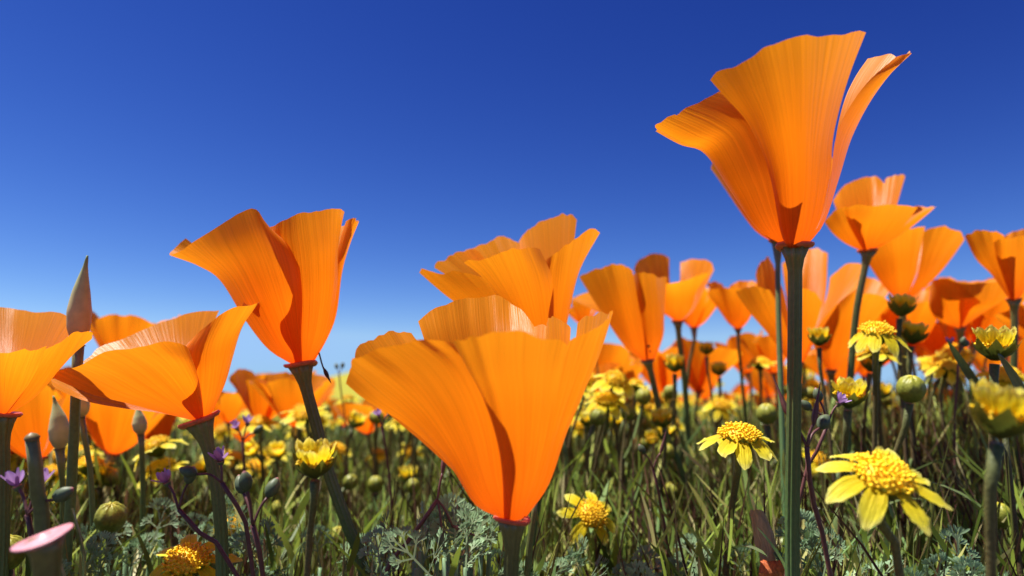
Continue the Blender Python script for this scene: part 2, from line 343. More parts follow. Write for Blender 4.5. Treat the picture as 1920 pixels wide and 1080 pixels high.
RIM_MESH = {}
def poppy_stem_parts(root, base_w, pts, D, rtop_px, rstem_px, axis, hero=True, rim_px=None, rim_mat='rim', seed=0):
    o = np.array(root.location); P = catmull(path_to_ground(pts)[::-1], 60 if hero else 24); n = len(P)
    L = np.linspace(0, 1, n); s = D / F
    tot = np.linalg.norm(np.diff(P, axis=0), axis=1).sum(); fl = min(.3, rtop_px * 2.4 * s / tot); flare = np.clip((L - 1 + fl) / fl, 0, 1) ** 1.9
    rad = (rstem_px * (0.84 - 0.10 * L) * (1 - flare) + rtop_px * flare) * s
    st = obj('stem', tube(P, rad, 40 if hero else 8, M['stem'], 'stem', ribs=9 if hero else 0, rib_amt=0.15, origin=o), root)
    rr = (rim_px or rtop_px * 1.3) * 1.16 * s
    prof = [(rr * 0.6, -rr * 0.14), (rr * 0.9, -rr * 0.10), (rr * 1.0, rr * 0.02), (rr * 0.96, rr * 0.13), (rr * 0.6, rr * 0.08)]
    me = lathe(prof, 20 if hero else 10, M[rim_mat], 'rim', wob=0.08, seed=seed)
    obj('rim', me, st, axis_matrix(np.asarray(base_w) - o, axis))
STAMEN = None
def stamens(root, base_w, axis, h):
    global STAMEN
    if STAMEN is None:
        V = []; Fc = []
        for i in range(26):
            a = i * 2.4; r = 0.10 + 0.12 * ((i * 7) % 11) / 11; tip = np.array([math.cos(a) * r, math.sin(a) * r, 0.42 + 0.18 * ((i * 5) % 7) / 7])
            b = np.array([math.cos(a) * 0.05, math.sin(a) * 0.05, 0.03]); k = len(V)
            for p, w in ((b, 0.012), (tip * 0.6, 0.012), (tip, 0.03), (tip * 1.08, 0.004)):
                for q in range(3): V.append(p + w * np.array([math.cos(q * 2.1 + a), math.sin(q * 2.1 + a), 0]))
            for s_ in range(3):
                for q in range(3): Fc.append((k + s_ * 3 + q, k + s_ * 3 + (q + 1) % 3, k + s_ * 3 + 3 + (q + 1) % 3, k + s_ * 3 + 3 + q))
        STAMEN = mesh_from('stamens', V, Fc, M['stamen'])
    o = np.array(root.location); obj('stamens', STAMEN, root, axis_matrix(np.asarray(base_w) - o, axis, s=h))
def hero_poppy(label, D, base, stem_px, petals, rtop, rstem, axis=(0, 0, 1), ruffle=5, seed=1, rim=None, scallop=0.025, group=None, hero=True, sd=None, corner=0.02):
    s = D / F; bw = at(base[0], base[1], D)
    sd = sd or [0.0] * len(stem_px)
    pts = [bw] + [at(x, y, D + dz * s) for (x, y), dz in zip(stem_px, sd)]
    full = path_to_ground(pts); loc = Vector(full[-1]); loc.z = ground_z(loc.x, loc.y)
    root = thing('poppy', label, 'poppy', loc, group); o = np.array(root.location)
    xs = [p[0] for pet in petals for r in pet for p in r]; ys = [p[1] for pet in petals for r in pet for p in r]
    POPPY_RECTS.append((min(xs), min(ys), max(xs), max(ys), D))
    for k, pet in enumerate(petals):
        rails = [[at(x, y, D + dz * (1 + (.50 if dz < 0 else 1.1) * (q / (len(r) - 1)) ** 1.8) * s) for q, (x, y, dz) in enumerate(r)] for r in pet]
        obj('petal', petal_mesh(rails, s, o, seed * 100 + k * 17, ruffle=ruffle, scallop=scallop, corner=corner, nu=33 if hero else 21, nt=27 if hero else 17), root)
    poppy_stem_parts(root, bw, pts, D, rtop, rstem, axis, hero, rim, seed=seed)
    span = (max(ys) - min(ys)) * s; stamens(root, bw, axis, span * 0.16)
    return root

# ------------------------------------------------------------------ the poppies one can tell apart
hero_poppy('tallest orange poppy, cup against open blue sky on a straight green ribbed stem', 0.17, (1490, 462), [(1491, 560), (1489, 760), (1486, 1080)], [
    [[(1476, 459, 2), (1445, 415, 6), (1400, 345, 10), (1360, 285, 14), (1340, 235, 18), (1345, 190, 20)], [(1490, 459, 15), (1480, 380, 75), (1465, 290, 105), (1455, 220, 115), (1450, 160, 118)], [(1502, 459, 8), (1535, 400, 50), (1550, 300, 80), (1560, 230, 90), (1570, 200, 95)]],
    [[(1480, 462, -10), (1475, 400, -48), (1465, 320, -66), (1440, 250, -58), (1400, 195, -42), (1338, 172, -25)], [(1467, 461, 0), (1421, 430, -4), (1370, 355, -5), (1325, 284, -5), (1283, 268, -5), (1229, 240, 0)], [(1478, 460, 10), (1440, 400, 45), (1400, 320, 62), (1350, 268, 70), (1300, 240, 70), (1262, 215, 65)]],
    [[(1503, 461, -12), (1540, 415, -35), (1556, 350, -50), (1566, 262, -55), (1590, 205, -40), (1630, 150, -25), (1688, 104, -8)], [(1513, 460, 0), (1546, 417, 0), (1575, 330, 0), (1597, 260, 5), (1630, 195, 5), (1665, 145, 5), (1698, 106, 5)], [(1505, 460, 10), (1540, 400, 40), (1558, 320, 60), (1570, 240, 70), (1585, 185, 75), (1605, 145, 75), (1629, 112, 70)]],
    [[(1474, 462, -12), (1462, 430, -45), (1440, 320, -85), (1404, 234, -95), (1360, 180, -80), (1332, 146, -65)], [(1490, 465, -22), (1492, 420, -68), (1492, 320, -118), (1487, 230, -145), (1480, 150, -150), (1472, 78, -145)], [(1508, 460, -12), (1537, 415, -45), (1557, 330, -72), (1564, 250, -76), (1590, 150, -60), (1626, 52, -45)]],
], 24, 15, ruffle=4.5, seed=1, rim=30)
hero_poppy('orange poppy on a bent stem, a dry grass seed hanging beside its base', 0.215, (565, 684), [(575, 730), (594, 800), (618, 890), (650, 980), (684, 1080)], [
    [[(556, 682, 8), (525, 620, 40), (505, 560, 60), (490, 500, 68), (480, 470, 70)], [(566, 681, 12), (560, 600, 60), (555, 530, 80), (550, 480, 88), (548, 450, 90)], [(576, 680, 8), (600, 610, 42), (610, 550, 58), (612, 490, 66), (612, 450, 66)]],
    [[(580, 681, -5), (605, 632, -14), (622, 570, -18), (631, 490, -18), (640, 445, -10), (651, 413, -5)], [(589, 678, 0), (612, 637, 0), (630, 590, 0), (641, 510, 0), (656, 455, 0), (671, 413, 0)], [(577, 679, 12), (592, 620, 40), (602, 550, 58), (612, 480, 62), (628, 440, 62), (644, 420, 58)]],
    [[(553, 685, -8), (530, 612, -35), (503, 556, -50), (488, 510, -52), (480, 462, -50), (494, 432, -45)], [(570, 684, -12), (580, 620, -55), (585, 550, -74), (583, 480, -78), (577, 430, -73), (573, 397, -65)], [(584, 681, -5), (618, 620, -20), (633, 540, -25), (635, 470, -25), (640, 425, -20), (648, 388, -15)]],
    [[(567, 686, -14), (565, 627, -52), (567, 560, -75), (561, 503, -76), (543, 460, -65), (505, 437, -52)], [(557, 686, -14), (530, 640, -58), (500, 570, -88), (470, 500, -94), (446, 455, -88), (428, 411, -75)], [(547, 683, -3), (505, 655, -10), (463, 601, -15), (417, 527, -15), (378, 498, -10), (330, 475, 0)], [(552, 682, 6), (517, 648, 24), (478, 588, 38), (432, 518, 46), (392, 482, 48), (340, 440, 42)]],
], 22, 13, axis=(-0.12, 0, 1), ruffle=4, seed=22, rim=27)
hero_poppy('broad wavy-rimmed orange poppy low among yellow daisies, its base ringed by a red collar', 0.15, (961, 974), [(960, 1030), (957, 1100)], [
    [[(940, 968, 2), (870, 900, 20), (800, 835, 28), (730, 775, 32), (685, 735, 32), (648, 692, 28)], [(945, 966, 8), (880, 885, 50), (825, 795, 75), (775, 725, 85), (745, 672, 85), (712, 622, 85)], [(950, 966, 12), (900, 880, 70), (850, 790, 105), (820, 720, 115), (800, 670, 115), (778, 640, 112)]],
    [[(945, 966, 12), (890, 880, 70), (850, 780, 110), (818, 700, 125), (797, 640, 125), (783, 598, 125)], [(960, 966, 18), (945, 880, 90), (935, 780, 150), (928, 690, 175), (922, 620, 185), (918, 556, 195)], [(975, 966, 12), (1000, 880, 75), (1015, 780, 120), (1016, 700, 140), (1012, 650, 145), (1004, 615, 145)]],
    [[(965, 966, 15), (985, 880, 75), (995, 780, 110), (1000, 700, 122), (1002, 650, 122), (1003, 612, 120)], [(975, 966, 14), (1010, 880, 60), (1030, 780, 92), (1037, 700, 100), (1040, 650, 102), (1040, 599, 102)], [(983, 966, 5), (1030, 880, 38), (1060, 780, 58), (1070, 700, 66), (1073, 650, 68), (1077, 612, 68)]],
    [[(975, 974, -10), (1005, 900, -50), (1025, 810, -74), (1040, 730, -84), (1050, 680, -80), (1064, 632, -70)], [(988, 968, 0), (1030, 905, -5), (1063, 808, -5), (1096, 732, -5), (1125, 662, 0), (1147, 586, 5)], [(980, 966, 10), (1012, 880, 45), (1038, 780, 72), (1060, 700, 86), (1078, 645, 90), (1084, 600, 86)]],
    [[(939, 971, -3), (890, 947, -15), (838, 870, -35), (760, 799, -40), (690, 756, -30), (637, 712, -12)], [(943, 972, -15), (905, 920, -58), (870, 830, -98), (830, 750, -116), (782, 690, -116), (725, 648, -104)], [(952, 973, -15), (948, 900, -64), (938, 800, -98), (915, 720, -116), (890, 670, -112), (862, 648, -102)]],
    [[(945, 973, -20), (940, 885, -82), (930, 822, -112), (905, 750, -132), (876, 695, -136), (848, 645, -130)], [(962, 976, -24), (965, 900, -95), (960, 810, -140), (955, 740, -160), (950, 690, -164), (948, 624, -164)], [(978, 974, -16), (1007, 900, -68), (1030, 820, -98), (1042, 740, -112), (1050, 690, -112), (1058, 645, -102)]],
], 27, 17, axis=(0.08, -0.05, 1), ruffle=10, seed=3, rim=31, scallop=0.03)
hero_poppy('orange poppy with layered petals rising directly behind the broad wavy-rimmed cup', 0.24, (1020, 735), [(1020, 800), (1016, 900), (1002, 960), (996, 1080)], [
    [[(1010, 733, 10), (975, 640, 55), (935, 570, 80), (895, 520, 88), (848, 486, 85)], [(1016, 732, 14), (1000, 640, 75), (975, 570, 105), (952, 510, 115), (925, 447, 118)], [(1022, 732, 14), (1020, 640, 75), (1010, 570, 105), (1000, 510, 110), (974, 452, 110)]],
    [[(1008, 734, 5), (955, 650, 25), (905, 580, 40), (855, 530, 45), (805, 497, 40)], [(1012, 733, 8), (970, 640, 48), (930, 570, 66), (890, 515, 70), (850, 476, 66)], [(1016, 733, 10), (990, 640, 55), (960, 570, 75), (930, 515, 80), (895, 468, 78)]],
    [[(1018, 733, 13), (1005, 640, 65), (990, 570, 92), (980, 500, 104), (972, 448, 104)], [(1026, 733, 12), (1035, 640, 60), (1035, 560, 84), (1030, 490, 90), (1024, 411, 90)], [(1032, 734, 6), (1055, 640, 35), (1067, 560, 50), (1074, 480, 55), (1083, 405, 50)]],
    [[(1006, 735, 0), (950, 652, -5), (890, 594, -8), (835, 554, -8), (775, 503, 0)], [(1010, 736, -6), (970, 650, -32), (920, 590, -46), (882, 547, -46), (842, 512, -36)], [(1014, 736, -9), (990, 650, -42), (955, 590, -60), (930, 550, -60), (905, 518, -55)]],
    [[(1016, 736, -8), (1010, 650, -40), (1004, 580, -55), (1004, 525, -60), (1020, 492, -55)], [(1026, 736, -10), (1045, 650, -45), (1055, 570, -58), (1063, 510, -60), (1072, 450, -55)], [(1034, 734, 0), (1055, 640, -8), (1072, 565, -8), (1091, 500, -5), (1133, 428, 0)]],
    [[(1008, 736, -12), (985, 650, -46), (945, 570, -74), (905, 520, -80), (868, 490, -74)], [(1015, 737, -17), (1005, 650, -72), (985, 570, -105), (965, 515, -115), (948, 474, -115)], [(1022, 736, -14), (1034, 650, -56), (1038, 570, -74), (1034, 515, -80), (1014, 466, -78)]],
], 20, 11, ruffle=3.5, seed=4, rim=24)
hero_poppy('wide open orange poppy leaning over on a dark stem, below the bent-stemmed cup', 0.195, (374, 789), [(388, 830), (402, 890), (412, 960), (417, 1080)], [
    [[(362, 787, 0), (300, 775, 10), (230, 766, 18), (160, 752, 18), (97, 725, 10)], [(364, 787, 3), (300, 768, 25), (240, 750, 33), (170, 732, 38), (108, 700, 38)], [(366, 786, 5), (320, 758, 40), (270, 735, 52), (205, 708, 60), (150, 684, 60)]],
    [[(364, 786, 5), (320, 760, 45), (270, 735, 65), (210, 705, 75), (146, 669, 70)], [(370, 784, 10), (345, 740, 75), (315, 700, 110), (290, 660, 120), (270, 620, 118)], [(378, 784, 12), (380, 735, 80), (385, 680, 115), (392, 630, 120), (412, 572, 115)]],
    [[(372, 788, -8), (345, 745, -45), (325, 705, -62), (325, 675, -62), (345, 653, -55)], [(382, 787, -10), (395, 740, -55), (402, 690, -73), (410, 640, -70), (438, 580, -58)], [(392, 784, 0), (420, 725, -8), (436, 670, -8), (453, 616, -5), (486, 568, 0)], [(385, 784, 8), (410, 725, 30), (425, 670, 42), (440, 610, 45), (466, 546, 35)]],
    [[(365, 789, -3), (310, 775, -28), (240, 756, -40), (170, 738, -34), (94, 706, -10)], [(373, 790, -15), (345, 755, -80), (310, 718, -116), (270, 682, -126), (228, 656, -120)], [(382, 787, -13), (377, 745, -62), (371, 710, -88), (363, 680, -92), (353, 648, -86)]],
], 26, 14, axis=(-0.38, -0.1, 0.9), ruffle=5, seed=5, rim=33)
hero_poppy('orange poppy with a broad upright back petal beside the tall pointed bud', 0.19, (4, 778), [(6, 850), (6, 950), (2, 1080)], [
    [[(-5, 775, 10), (-30, 715, 70), (-50, 650, 95), (-62, 588, 95)], [(4, 774, 14), (20, 715, 80), (32, 650, 115), (42, 581, 120)], [(12, 774, 8), (60, 715, 50), (105, 660, 70), (152, 602, 70)]],
    [[(-5, 776, 6), (-60, 735, 30), (-110, 690, 45), (-140, 610, 45)], [(-10, 777, 0), (-70, 745, 0), (-130, 690, 0), (-175, 630, 0)], [(-5, 778, -8), (-50, 740, -40), (-95, 695, -55), (-130, 650, -55)]],
    [[(5, 779, -9), (30, 735, -42), (55, 690, -55), (80, 654, -55)], [(14, 777, -3), (62, 745, -18), (108, 690, -22), (150, 625, -18)], [(14, 775, 6), (65, 735, 15), (115, 680, 20), (172, 631, 15)]],
    [[(-8, 779, -12), (-50, 732, -62), (-90, 692, -82), (-130, 662, -82)], [(3, 781, -15), (5, 738, -74), (5, 702, -100), (12, 666, -104)], [(11, 778, -11), (42, 737, -50), (66, 697, -65), (86, 648, -64)]],
], 24, 13, ruffle=5, seed=6, rim=28)
tulip = hero_poppy('slim tulip-shaped orange poppy with two dark specks near its base', 0.36, (1214, 676), [(1222, 705), (1245, 800), (1285, 900), (1300, 960)], [
    [[(1205, 674, 4), (1170, 630, 20), (1130, 592, 30), (1068, 562, 30)], [(1212, 673, 8), (1195, 620, 45), (1170, 570, 55), (1108, 546, 55)], [(1218, 673, 8), (1225, 620, 40), (1225, 570, 50), (1210, 515, 50)]],
    [[(1210, 676, -6), (1200, 630, -28), (1190, 570, -35), (1187, 508, -35)], [(1218, 676, -8), (1226, 640, -35), (1223, 580, -45), (1216, 515, -45)], [(1228, 673, 0), (1244, 630, -5), (1246, 590, -5), (1250, 520, 0)]],
    [[(1203, 675, -2), (1170, 648, -8), (1130, 590, -10), (1083, 520, -5)], [(1209, 677, -9), (1185, 640, -38), (1160, 570, -54), (1138, 500, -54)], [(1215, 677, -9), (1212, 640, -34), (1197, 570, -46), (1184, 502, -46)]],
], 11, 6.5, axis=(-0.1, 0, 1), ruffle=3, seed=7, rim=12)
o_ = np.array(tulip.location); BEAD = lathe([(.0003, 0), (.0007, .0004), (.0007, .0011), (.0002, .0016)], 8, M['black'], 'speck')
for x_, y_, k_ in ((1216, 652, 1.0), (1219, 661, .7)):
    obj('speck', BEAD, tulip, axis_matrix(at(x_, y_, .36 - 44 * .36 / F) - o_, (0, 0, 1), s=k_))
hero_poppy('orange poppy with a flared scalloped rim beside the slim tulip-shaped one', 0.42, (1271, 603), [(1274, 640), (1282, 700), (1288, 780)], [
    [[(1266, 602, 0), (1235, 580, 10), (1212, 545, 15), (1186, 505, 12)], [(1268, 601, 4), (1245, 570, 25), (1230, 530, 35), (1212, 480, 32)], [(1270, 600, 6), (1262, 565, 40), (1255, 525, 50), (1255, 483, 50)]],
    [[(1268, 601, 6), (1270, 565, 40), (1275, 525, 50), (1275, 490, 50)], [(1274, 601, 4), (1295, 570, 25), (1308, 530, 35), (1318, 486, 32)], [(1278, 602, 0), (1300, 580, 5), (1318, 545, 8), (1338, 503, 5)]],
    [[(1264, 602, -4), (1240, 578, -20), (1222, 548, -30), (1189, 512, -30)], [(1272, 604, -8), (1272, 575, -35), (1268, 550, -48), (1260, 528, -55)], [(1278, 602, -4), (1298, 578, -18), (1308, 545, -25), (1333, 509, -25)]],
], 9, 6, ruffle=3, seed=8, rim=11)
hero_poppy('orange poppy with two upright back petals opened wide behind the tall ribbed stem', 0.36, (1493, 682), [(1494, 760), (1496, 850)], [
    [[(1490, 679, 8), (1480, 600, 60), (1472, 540, 75), (1466, 492, 80)], [(1496, 679, 8), (1510, 600, 60), (1515, 540, 75), (1520, 470, 80)], [(1502, 680, 5), (1535, 610, 45), (1548, 550, 55), (1553, 473, 58)]],
    [[(1484, 680, 4), (1445, 610, 20), (1425, 560, 30), (1416, 515, 30)], [(1488, 679, 6), (1460, 600, 40), (1447, 545, 50), (1437, 482, 50)], [(1492, 679, 6), (1480, 600, 50), (1470, 550, 60), (1455, 510, 60)]],
    [[(1502, 680, 5), (1530, 610, 40), (1550, 555, 50), (1556, 512, 50)], [(1506, 681, 0), (1540, 620, 10), (1575, 560, 15), (1612, 493, 15)], [(1500, 683, -6), (1520, 632, -20), (1560, 577, -25), (1614, 532, -20)]],
    [[(1482, 681, -4), (1440, 627, -15), (1405, 587, -15), (1377, 550, -10)], [(1488, 683, -10), (1455, 620, -40), (1432, 580, -50), (1412, 538, -50)], [(1492, 683, -10), (1477, 620, -45), (1462, 575, -55), (1446, 545, -55)]],
    [[(1492, 683, -8), (1485, 630, -40), (1485, 580, -55), (1490, 547, -58)], [(1497, 684, -8), (1505, 630, -45), (1510, 580, -60), (1514, 540, -62)], [(1502, 683, -6), (1522, 632, -35), (1535, 592, -45), (1541, 564, -45)]],
], 11, 7, ruffle=3.5, seed=10, rim=13)
hero_poppy('orange poppy low down with one broad petal spreading right, behind the largest upright daisy', 0.43, (1558, 694), [(1560, 760), (1560, 850)], [
    [[(1552, 691, 5), (1540, 630, 40), (1545, 570, 60), (1560, 540, 60)], [(1560, 690, 8), (1580, 620, 50), (1600, 570, 65), (1620, 518, 65)], [(1568, 691, 5), (1615, 630, 30), (1645, 580, 40), (1670, 545, 40)]],
    [[(1551, 693, -3), (1528, 655, -10), (1513, 625, -10), (1512, 590, -10)], [(1560, 696, -8), (1570, 645, -45), (1582, 590, -60), (1602, 548, -60)], [(1568, 693, -4), (1612, 645, -25), (1642, 602, -30), (1671, 566, -30)]],
], 9, 6, ruffle=3.5, seed=15, rim=10)
hero_poppy('small orange poppy with stacked back petals just right of the tallest cup', 0.33, (1627, 471), [(1622, 500), (1605, 590), (1595, 700), (1590, 780)], [
    [[(1618, 468, 5), (1590, 430, 40), (1572, 400, 50), (1561, 372, 52)], [(1626, 467, 8), (1625, 430, 50), (1620, 385, 65), (1612, 334, 70)], [(1632, 467, 6), (1650, 430, 40), (1660, 390, 50), (1665, 343, 55)]],
    [[(1628, 467, 7), (1645, 430, 45), (1655, 385, 55), (1662, 333, 58)], [(1632, 467, 6), (1660, 430, 35), (1671, 385, 42), (1681, 329, 42)], [(1636, 467, 3), (1668, 435, 22), (1680, 390, 26), (1697, 328, 24)]],
    [[(1630, 470, -4), (1660, 449, -14), (1690, 426, -16), (1730, 396, -12)], [(1636, 469, 0), (1680, 446, 0), (1715, 421, 5), (1755, 390, 5)], [(1634, 467, 5), (1665, 435, 25), (1690, 405, 30), (1718, 385, 30)]],
    [[(1614, 470, -2), (1585, 456, -8), (1562, 439, -8), (1543, 419, -5)], [(1620, 471, -6), (1600, 446, -28), (1585, 420, -38), (1572, 391, -38)], [(1624, 471, -6), (1618, 446, -30), (1610, 425, -40), (1605, 398, -42)]],
    [[(1620, 471, -8), (1602, 440, -34), (1590, 415, -46), (1585, 388, -46)], [(1627, 473, -10), (1632, 440, -42), (1640, 415, -56), (1650, 386, -58)], [(1636, 470, -4), (1670, 446, -18), (1697, 420, -22), (1724, 386, -18)]],
], 14, 7, ruffle=3, seed=11, rim=16)
hero_poppy('large orange poppy with a fold-over right petal below the small stacked one', 0.40, (1692, 563), [(1694, 640), (1696, 760)], [
    [[(1684, 561, 5), (1660, 500, 40), (1648, 460, 50), (1635, 440, 50)], [(1692, 560, 8), (1690, 500, 55), (1688, 460, 65), (1690, 434, 68)], [(1700, 560, 6), (1725, 500, 40), (1745, 450, 50), (1772, 430, 50)]],
    [[(1696, 564, -6), (1718, 520, -36), (1727, 478, -44), (1733, 434, -44)], [(1702, 563, -4), (1735, 520, -34), (1754, 472, -40), (1778, 426, -38)], [(1706, 561, 0), (1745, 530, -12), (1775, 498, -14), (1815, 446, -10)]],
    [[(1681, 563, -3), (1650, 527, -12), (1620, 480, -15), (1598, 450, -10)], [(1690, 566, -8), (1682, 520, -48), (1677, 470, -64), (1672, 438, -64)], [(1699, 563, -6), (1716, 520, -38), (1724, 480, -48), (1734, 423, -48)]],
], 11, 7, ruffle=3.5, seed=12, rim=12)
hero_poppy('orange poppy with a square-topped petal beside the large fold-over one', 0.35, (1901, 562), [(1902, 640), (1900, 780)], [
    [[(1895, 560, 5), (1885, 510, 40), (1880, 470, 50), (1882, 442, 52)], [(1904, 559, 8), (1910, 510, 50), (1918, 470, 60), (1925, 432, 60)], [(1910, 560, 5), (1935, 510, 35), (1955, 470, 45), (1975, 438, 45)]],
    [[(1892, 561, 0), (1860, 517, -5), (1830, 486, -8), (1807, 440, -5)], [(1896, 562, -5), (1875, 512, -30), (1855, 470, -38), (1842, 433, -38)], [(1900, 563, -6), (1893, 512, -35), (1885, 470, -45), (1878, 436, -45)]],
    [[(1896, 563, -7), (1880, 517, -40), (1868, 482, -52), (1863, 450, -54)], [(1904, 564, -9), (1905, 517, -48), (1905, 480, -64), (1906, 445, -64)], [(1911, 562, -4), (1937, 517, -32), (1952, 480, -38), (1968, 440, -38)]],
], 11, 7, ruffle=3, seed=13, rim=12)
hero_poppy('shallow orange poppy with a drooping front petal in the cluster with the square-topped one', 0.41, (1800, 614), [(1802, 680), (1800, 780)], [
    [[(1792, 611, 5), (1775, 580, 30), (1765, 550, 40), (1760, 526, 42)], [(1800, 610, 8), (1805, 575, 45), (1812, 548, 58), (1820, 527, 60)], [(1808, 610, 5), (1840, 578, 30), (1865, 550, 40), (1890, 526, 40)]],
    [[(1798, 614, -5), (1795, 587, -30), (1790, 560, -40), (1789, 526, -42)], [(1804, 614, -5), (1825, 590, -30), (1842, 572, -40), (1850, 530, -40)], [(1808, 612, 0), (1850, 582, -8), (1882, 560, -8), (1922, 514, -5)]],
    [[(1789, 613, -2), (1760, 602, -8), (1742, 575, -8), (1739, 545, -5)], [(1796, 615, -7), (1785, 592, -32), (1774, 562, -42), (1766, 523, -44)], [(1802, 615, -7), (1812, 595, -32), (1822, 578, -40), (1842, 566, -40)]],
], 9, 6, ruffle=3.5, seed=14, rim=10)

# ------------------------------------------------------------------ poppies built from a general cup
def cup_poppy(label, px, py, D, wpx, openness=0.5, npet=4, seed=0, lean=0.0, group=None, hero=False, spin=None):
    """base of the cup at px, py; wpx: width of the cup in photo pixels"""
    r_ = np.random.default_rng(seed + 900); s = D / F; bw = at(px, py, D); W = wpx * s / 2
    H = W * (2.1 - 1.35 * openness); ax = Vector((lean, r_.uniform(-0.15, 0.15), 1)).normalized()
    q = np.array(ax.to_track_quat('Z', 'Y').to_matrix()); foot = bw - np.array(ax) * 0.03
    pts = [bw, bw - np.array(ax) * 0.012, foot + r_.normal(0, 0.003, 3) * np.array([1, 1, 0])]
    full = path_to_ground(pts); loc = Vector(full[-1]); loc.z = ground_z(loc.x, loc.y)
    root = thing('poppy', label, 'poppy', loc, group); o = np.array(root.location)
    sp0 = r_.uniform(0, 6.28) if spin is None else spin
    for k in range(npet):
        phi = sp0 + k * 2 * math.pi / npet + r_.uniform(-0.12, 0.12); outer = k % 2; hh = H * r_.uniform(0.86, 1.1); ww = W * r_.uniform(0.85, 1.12)
        flare = r_.uniform(0.0, 0.25); rails = []
        for u in (-1, -0.33, 0.33, 1):
            al = 0.92 * r_.uniform(0.9, 1.1) if abs(u) > 0.5 else 0.95
            pts_ = []
            for t in (0.0, 0.22, 0.5, 0.78, 1.0):
                rr = ww * (0.09 + 0.91 * (t ** (0.75 + 0.25 * openness)) * (1 + flare * max(0, t - 0.6))) * (1.0 + 0.05 * outer)
                zz = hh * (t ** (1.15 + 0.35 * (1 - openness)) if openness > 0.4 else t ** 1.2); zz *= 1 - 0.10 * u * u * t
                a = phi + u * al * (1.05 - 0.25 * t); rr *= 1 - 0.04 * u * u
                pts_.append(bw + q @ np.array([rr * math.cos(a), rr * math.sin(a), zz]))
            rails.append(pts_)
        obj('petal', petal_mesh(rails, s, o, seed * 31 + k * 7, ruffle=wpx * 0.05, scallop=0.04, corner=0.12, nu=19 if not hero else 27, nt=13 if not hero else 21), root)
    poppy_stem_parts(root, bw, pts, D, wpx * 0.055, wpx * 0.033, ax, hero, seed=seed)
    stamens(root, bw, ax, H * 0.3)
    hp = H / s; POPPY_RECTS.append((px - wpx / 2, py - hp, px + wpx / 2, py, D))
    return root
cup_poppy('orange poppy wholly behind the tallest cup, only petal tips and dark stem showing', 1457, 452, 0.30, 190, 0.42, seed=61, spin=0.3, lean=0.02)
cup_poppy('orange poppy with a rounded closed cup on a thick stem beside the scalloped one', 1384, 617, 0.45, 104, 0.32, seed=62, hero=True, spin=0.8)
cup_poppy('orange poppy peeping out under the flared scalloped rim', 1301, 614, 0.50, 120, 0.55, seed=63)
def zone(px, names):
    for lim, nm in names:
        if px < lim: return nm
    return names[-1][1]
PZ = [(350, 'blurred orange poppy in the drift under the wide open leaning poppy'), (800, 'blurred orange poppy beyond the stem of the bent-stemmed poppy'),
      (1180, 'blurred orange poppy between the broad wavy-rimmed cup and the tulip-shaped one'), (1470, 'blurred orange poppy beneath the scalloped and closed round cups'), (9999, 'blurred orange poppy in the thicket beneath the fold-over poppy')]
GB = 'poppies out of focus beyond the foreground flowers'
LB = 'tiny distant orange poppy out in the field towards the horizon'
BGP = [(242, 705, .42, 165, .55), (70, 862, .30, 215, .6), (212, 850, .36, 190, .55), (300, 835, .44, 130, .5), (150, 765, .52, 120, .5), (20, 850, .4, 120, .5),
       (428, 792, .50, 85, .45), (492, 792, .46, 110, .5), (556, 800, .44, 140, .5), (562, 742, .62, 60, .4), (690, 812, .55, 110, .55), (330, 770, .7, 90, .5), (640, 800, .9, 60, .5),
       (1118, 742, .60, 110, .5), (1165, 758, .55, 110, .5), (1245, 735, .62, 120, .5), (1310, 735, .6, 110, .5), (1402, 700, .62, 90, .45), (1098, 610, .55, 70, .5), (1215, 780, .8, 80, .5), (1440, 745, .75, 80, .5),
       (1480, 750, .7, 90, .5), (1620, 705, .6, 90, .5), (1660, 640, .5, 100, .5), (1740, 690, .6, 100, .5), (1885, 650, .48, 120, .5), (1920, 700, .55, 110, .5), (1850, 705, .65, 80, .5), (1545, 770, .8, 70, .5), (1750, 600, .55, 90, .5),
       (90, 790, .6, 100, .5), (400, 815, .75, 60, .5), (460, 830, .6, 70, .5), (1860, 610, .5, 90, .4), (1580, 725, .52, 130, .5), (1705, 655, .5, 150, .5), (1785, 680, .52, 130, .5), (1640, 690, .55, 120, .5), (1825, 645, .47, 140, .5), (1450, 700, .5, 90, .5), (-60, 830, .4, 150, .5), (1990, 660, .4, 150, .5)]
for k, (px, py, D, w, op) in enumerate(BGP):
    cup_poppy(zone(px, PZ), px, py, D, w, op + rng.uniform(-.12, .12), seed=100 + k, lean=rng.uniform(-.25, .25), group=GB)
k = 0
while k < 34:
    D = rng.uniform(0.8, 2.6); px = rng.uniform(-150, 2070); hz = rng.normal(0.135, 0.022)
    py = 745 + (0.16 - hz) / D * F
    if 560 < px < 1050 and rng.uniform() < .6: continue
    cup_poppy(LB, px, py, D, 0.055 / D * F * rng.uniform(.8, 1.1), rng.uniform(.35, .7), seed=300 + k, lean=rng.uniform(-.25, .25), group=GB); k += 1

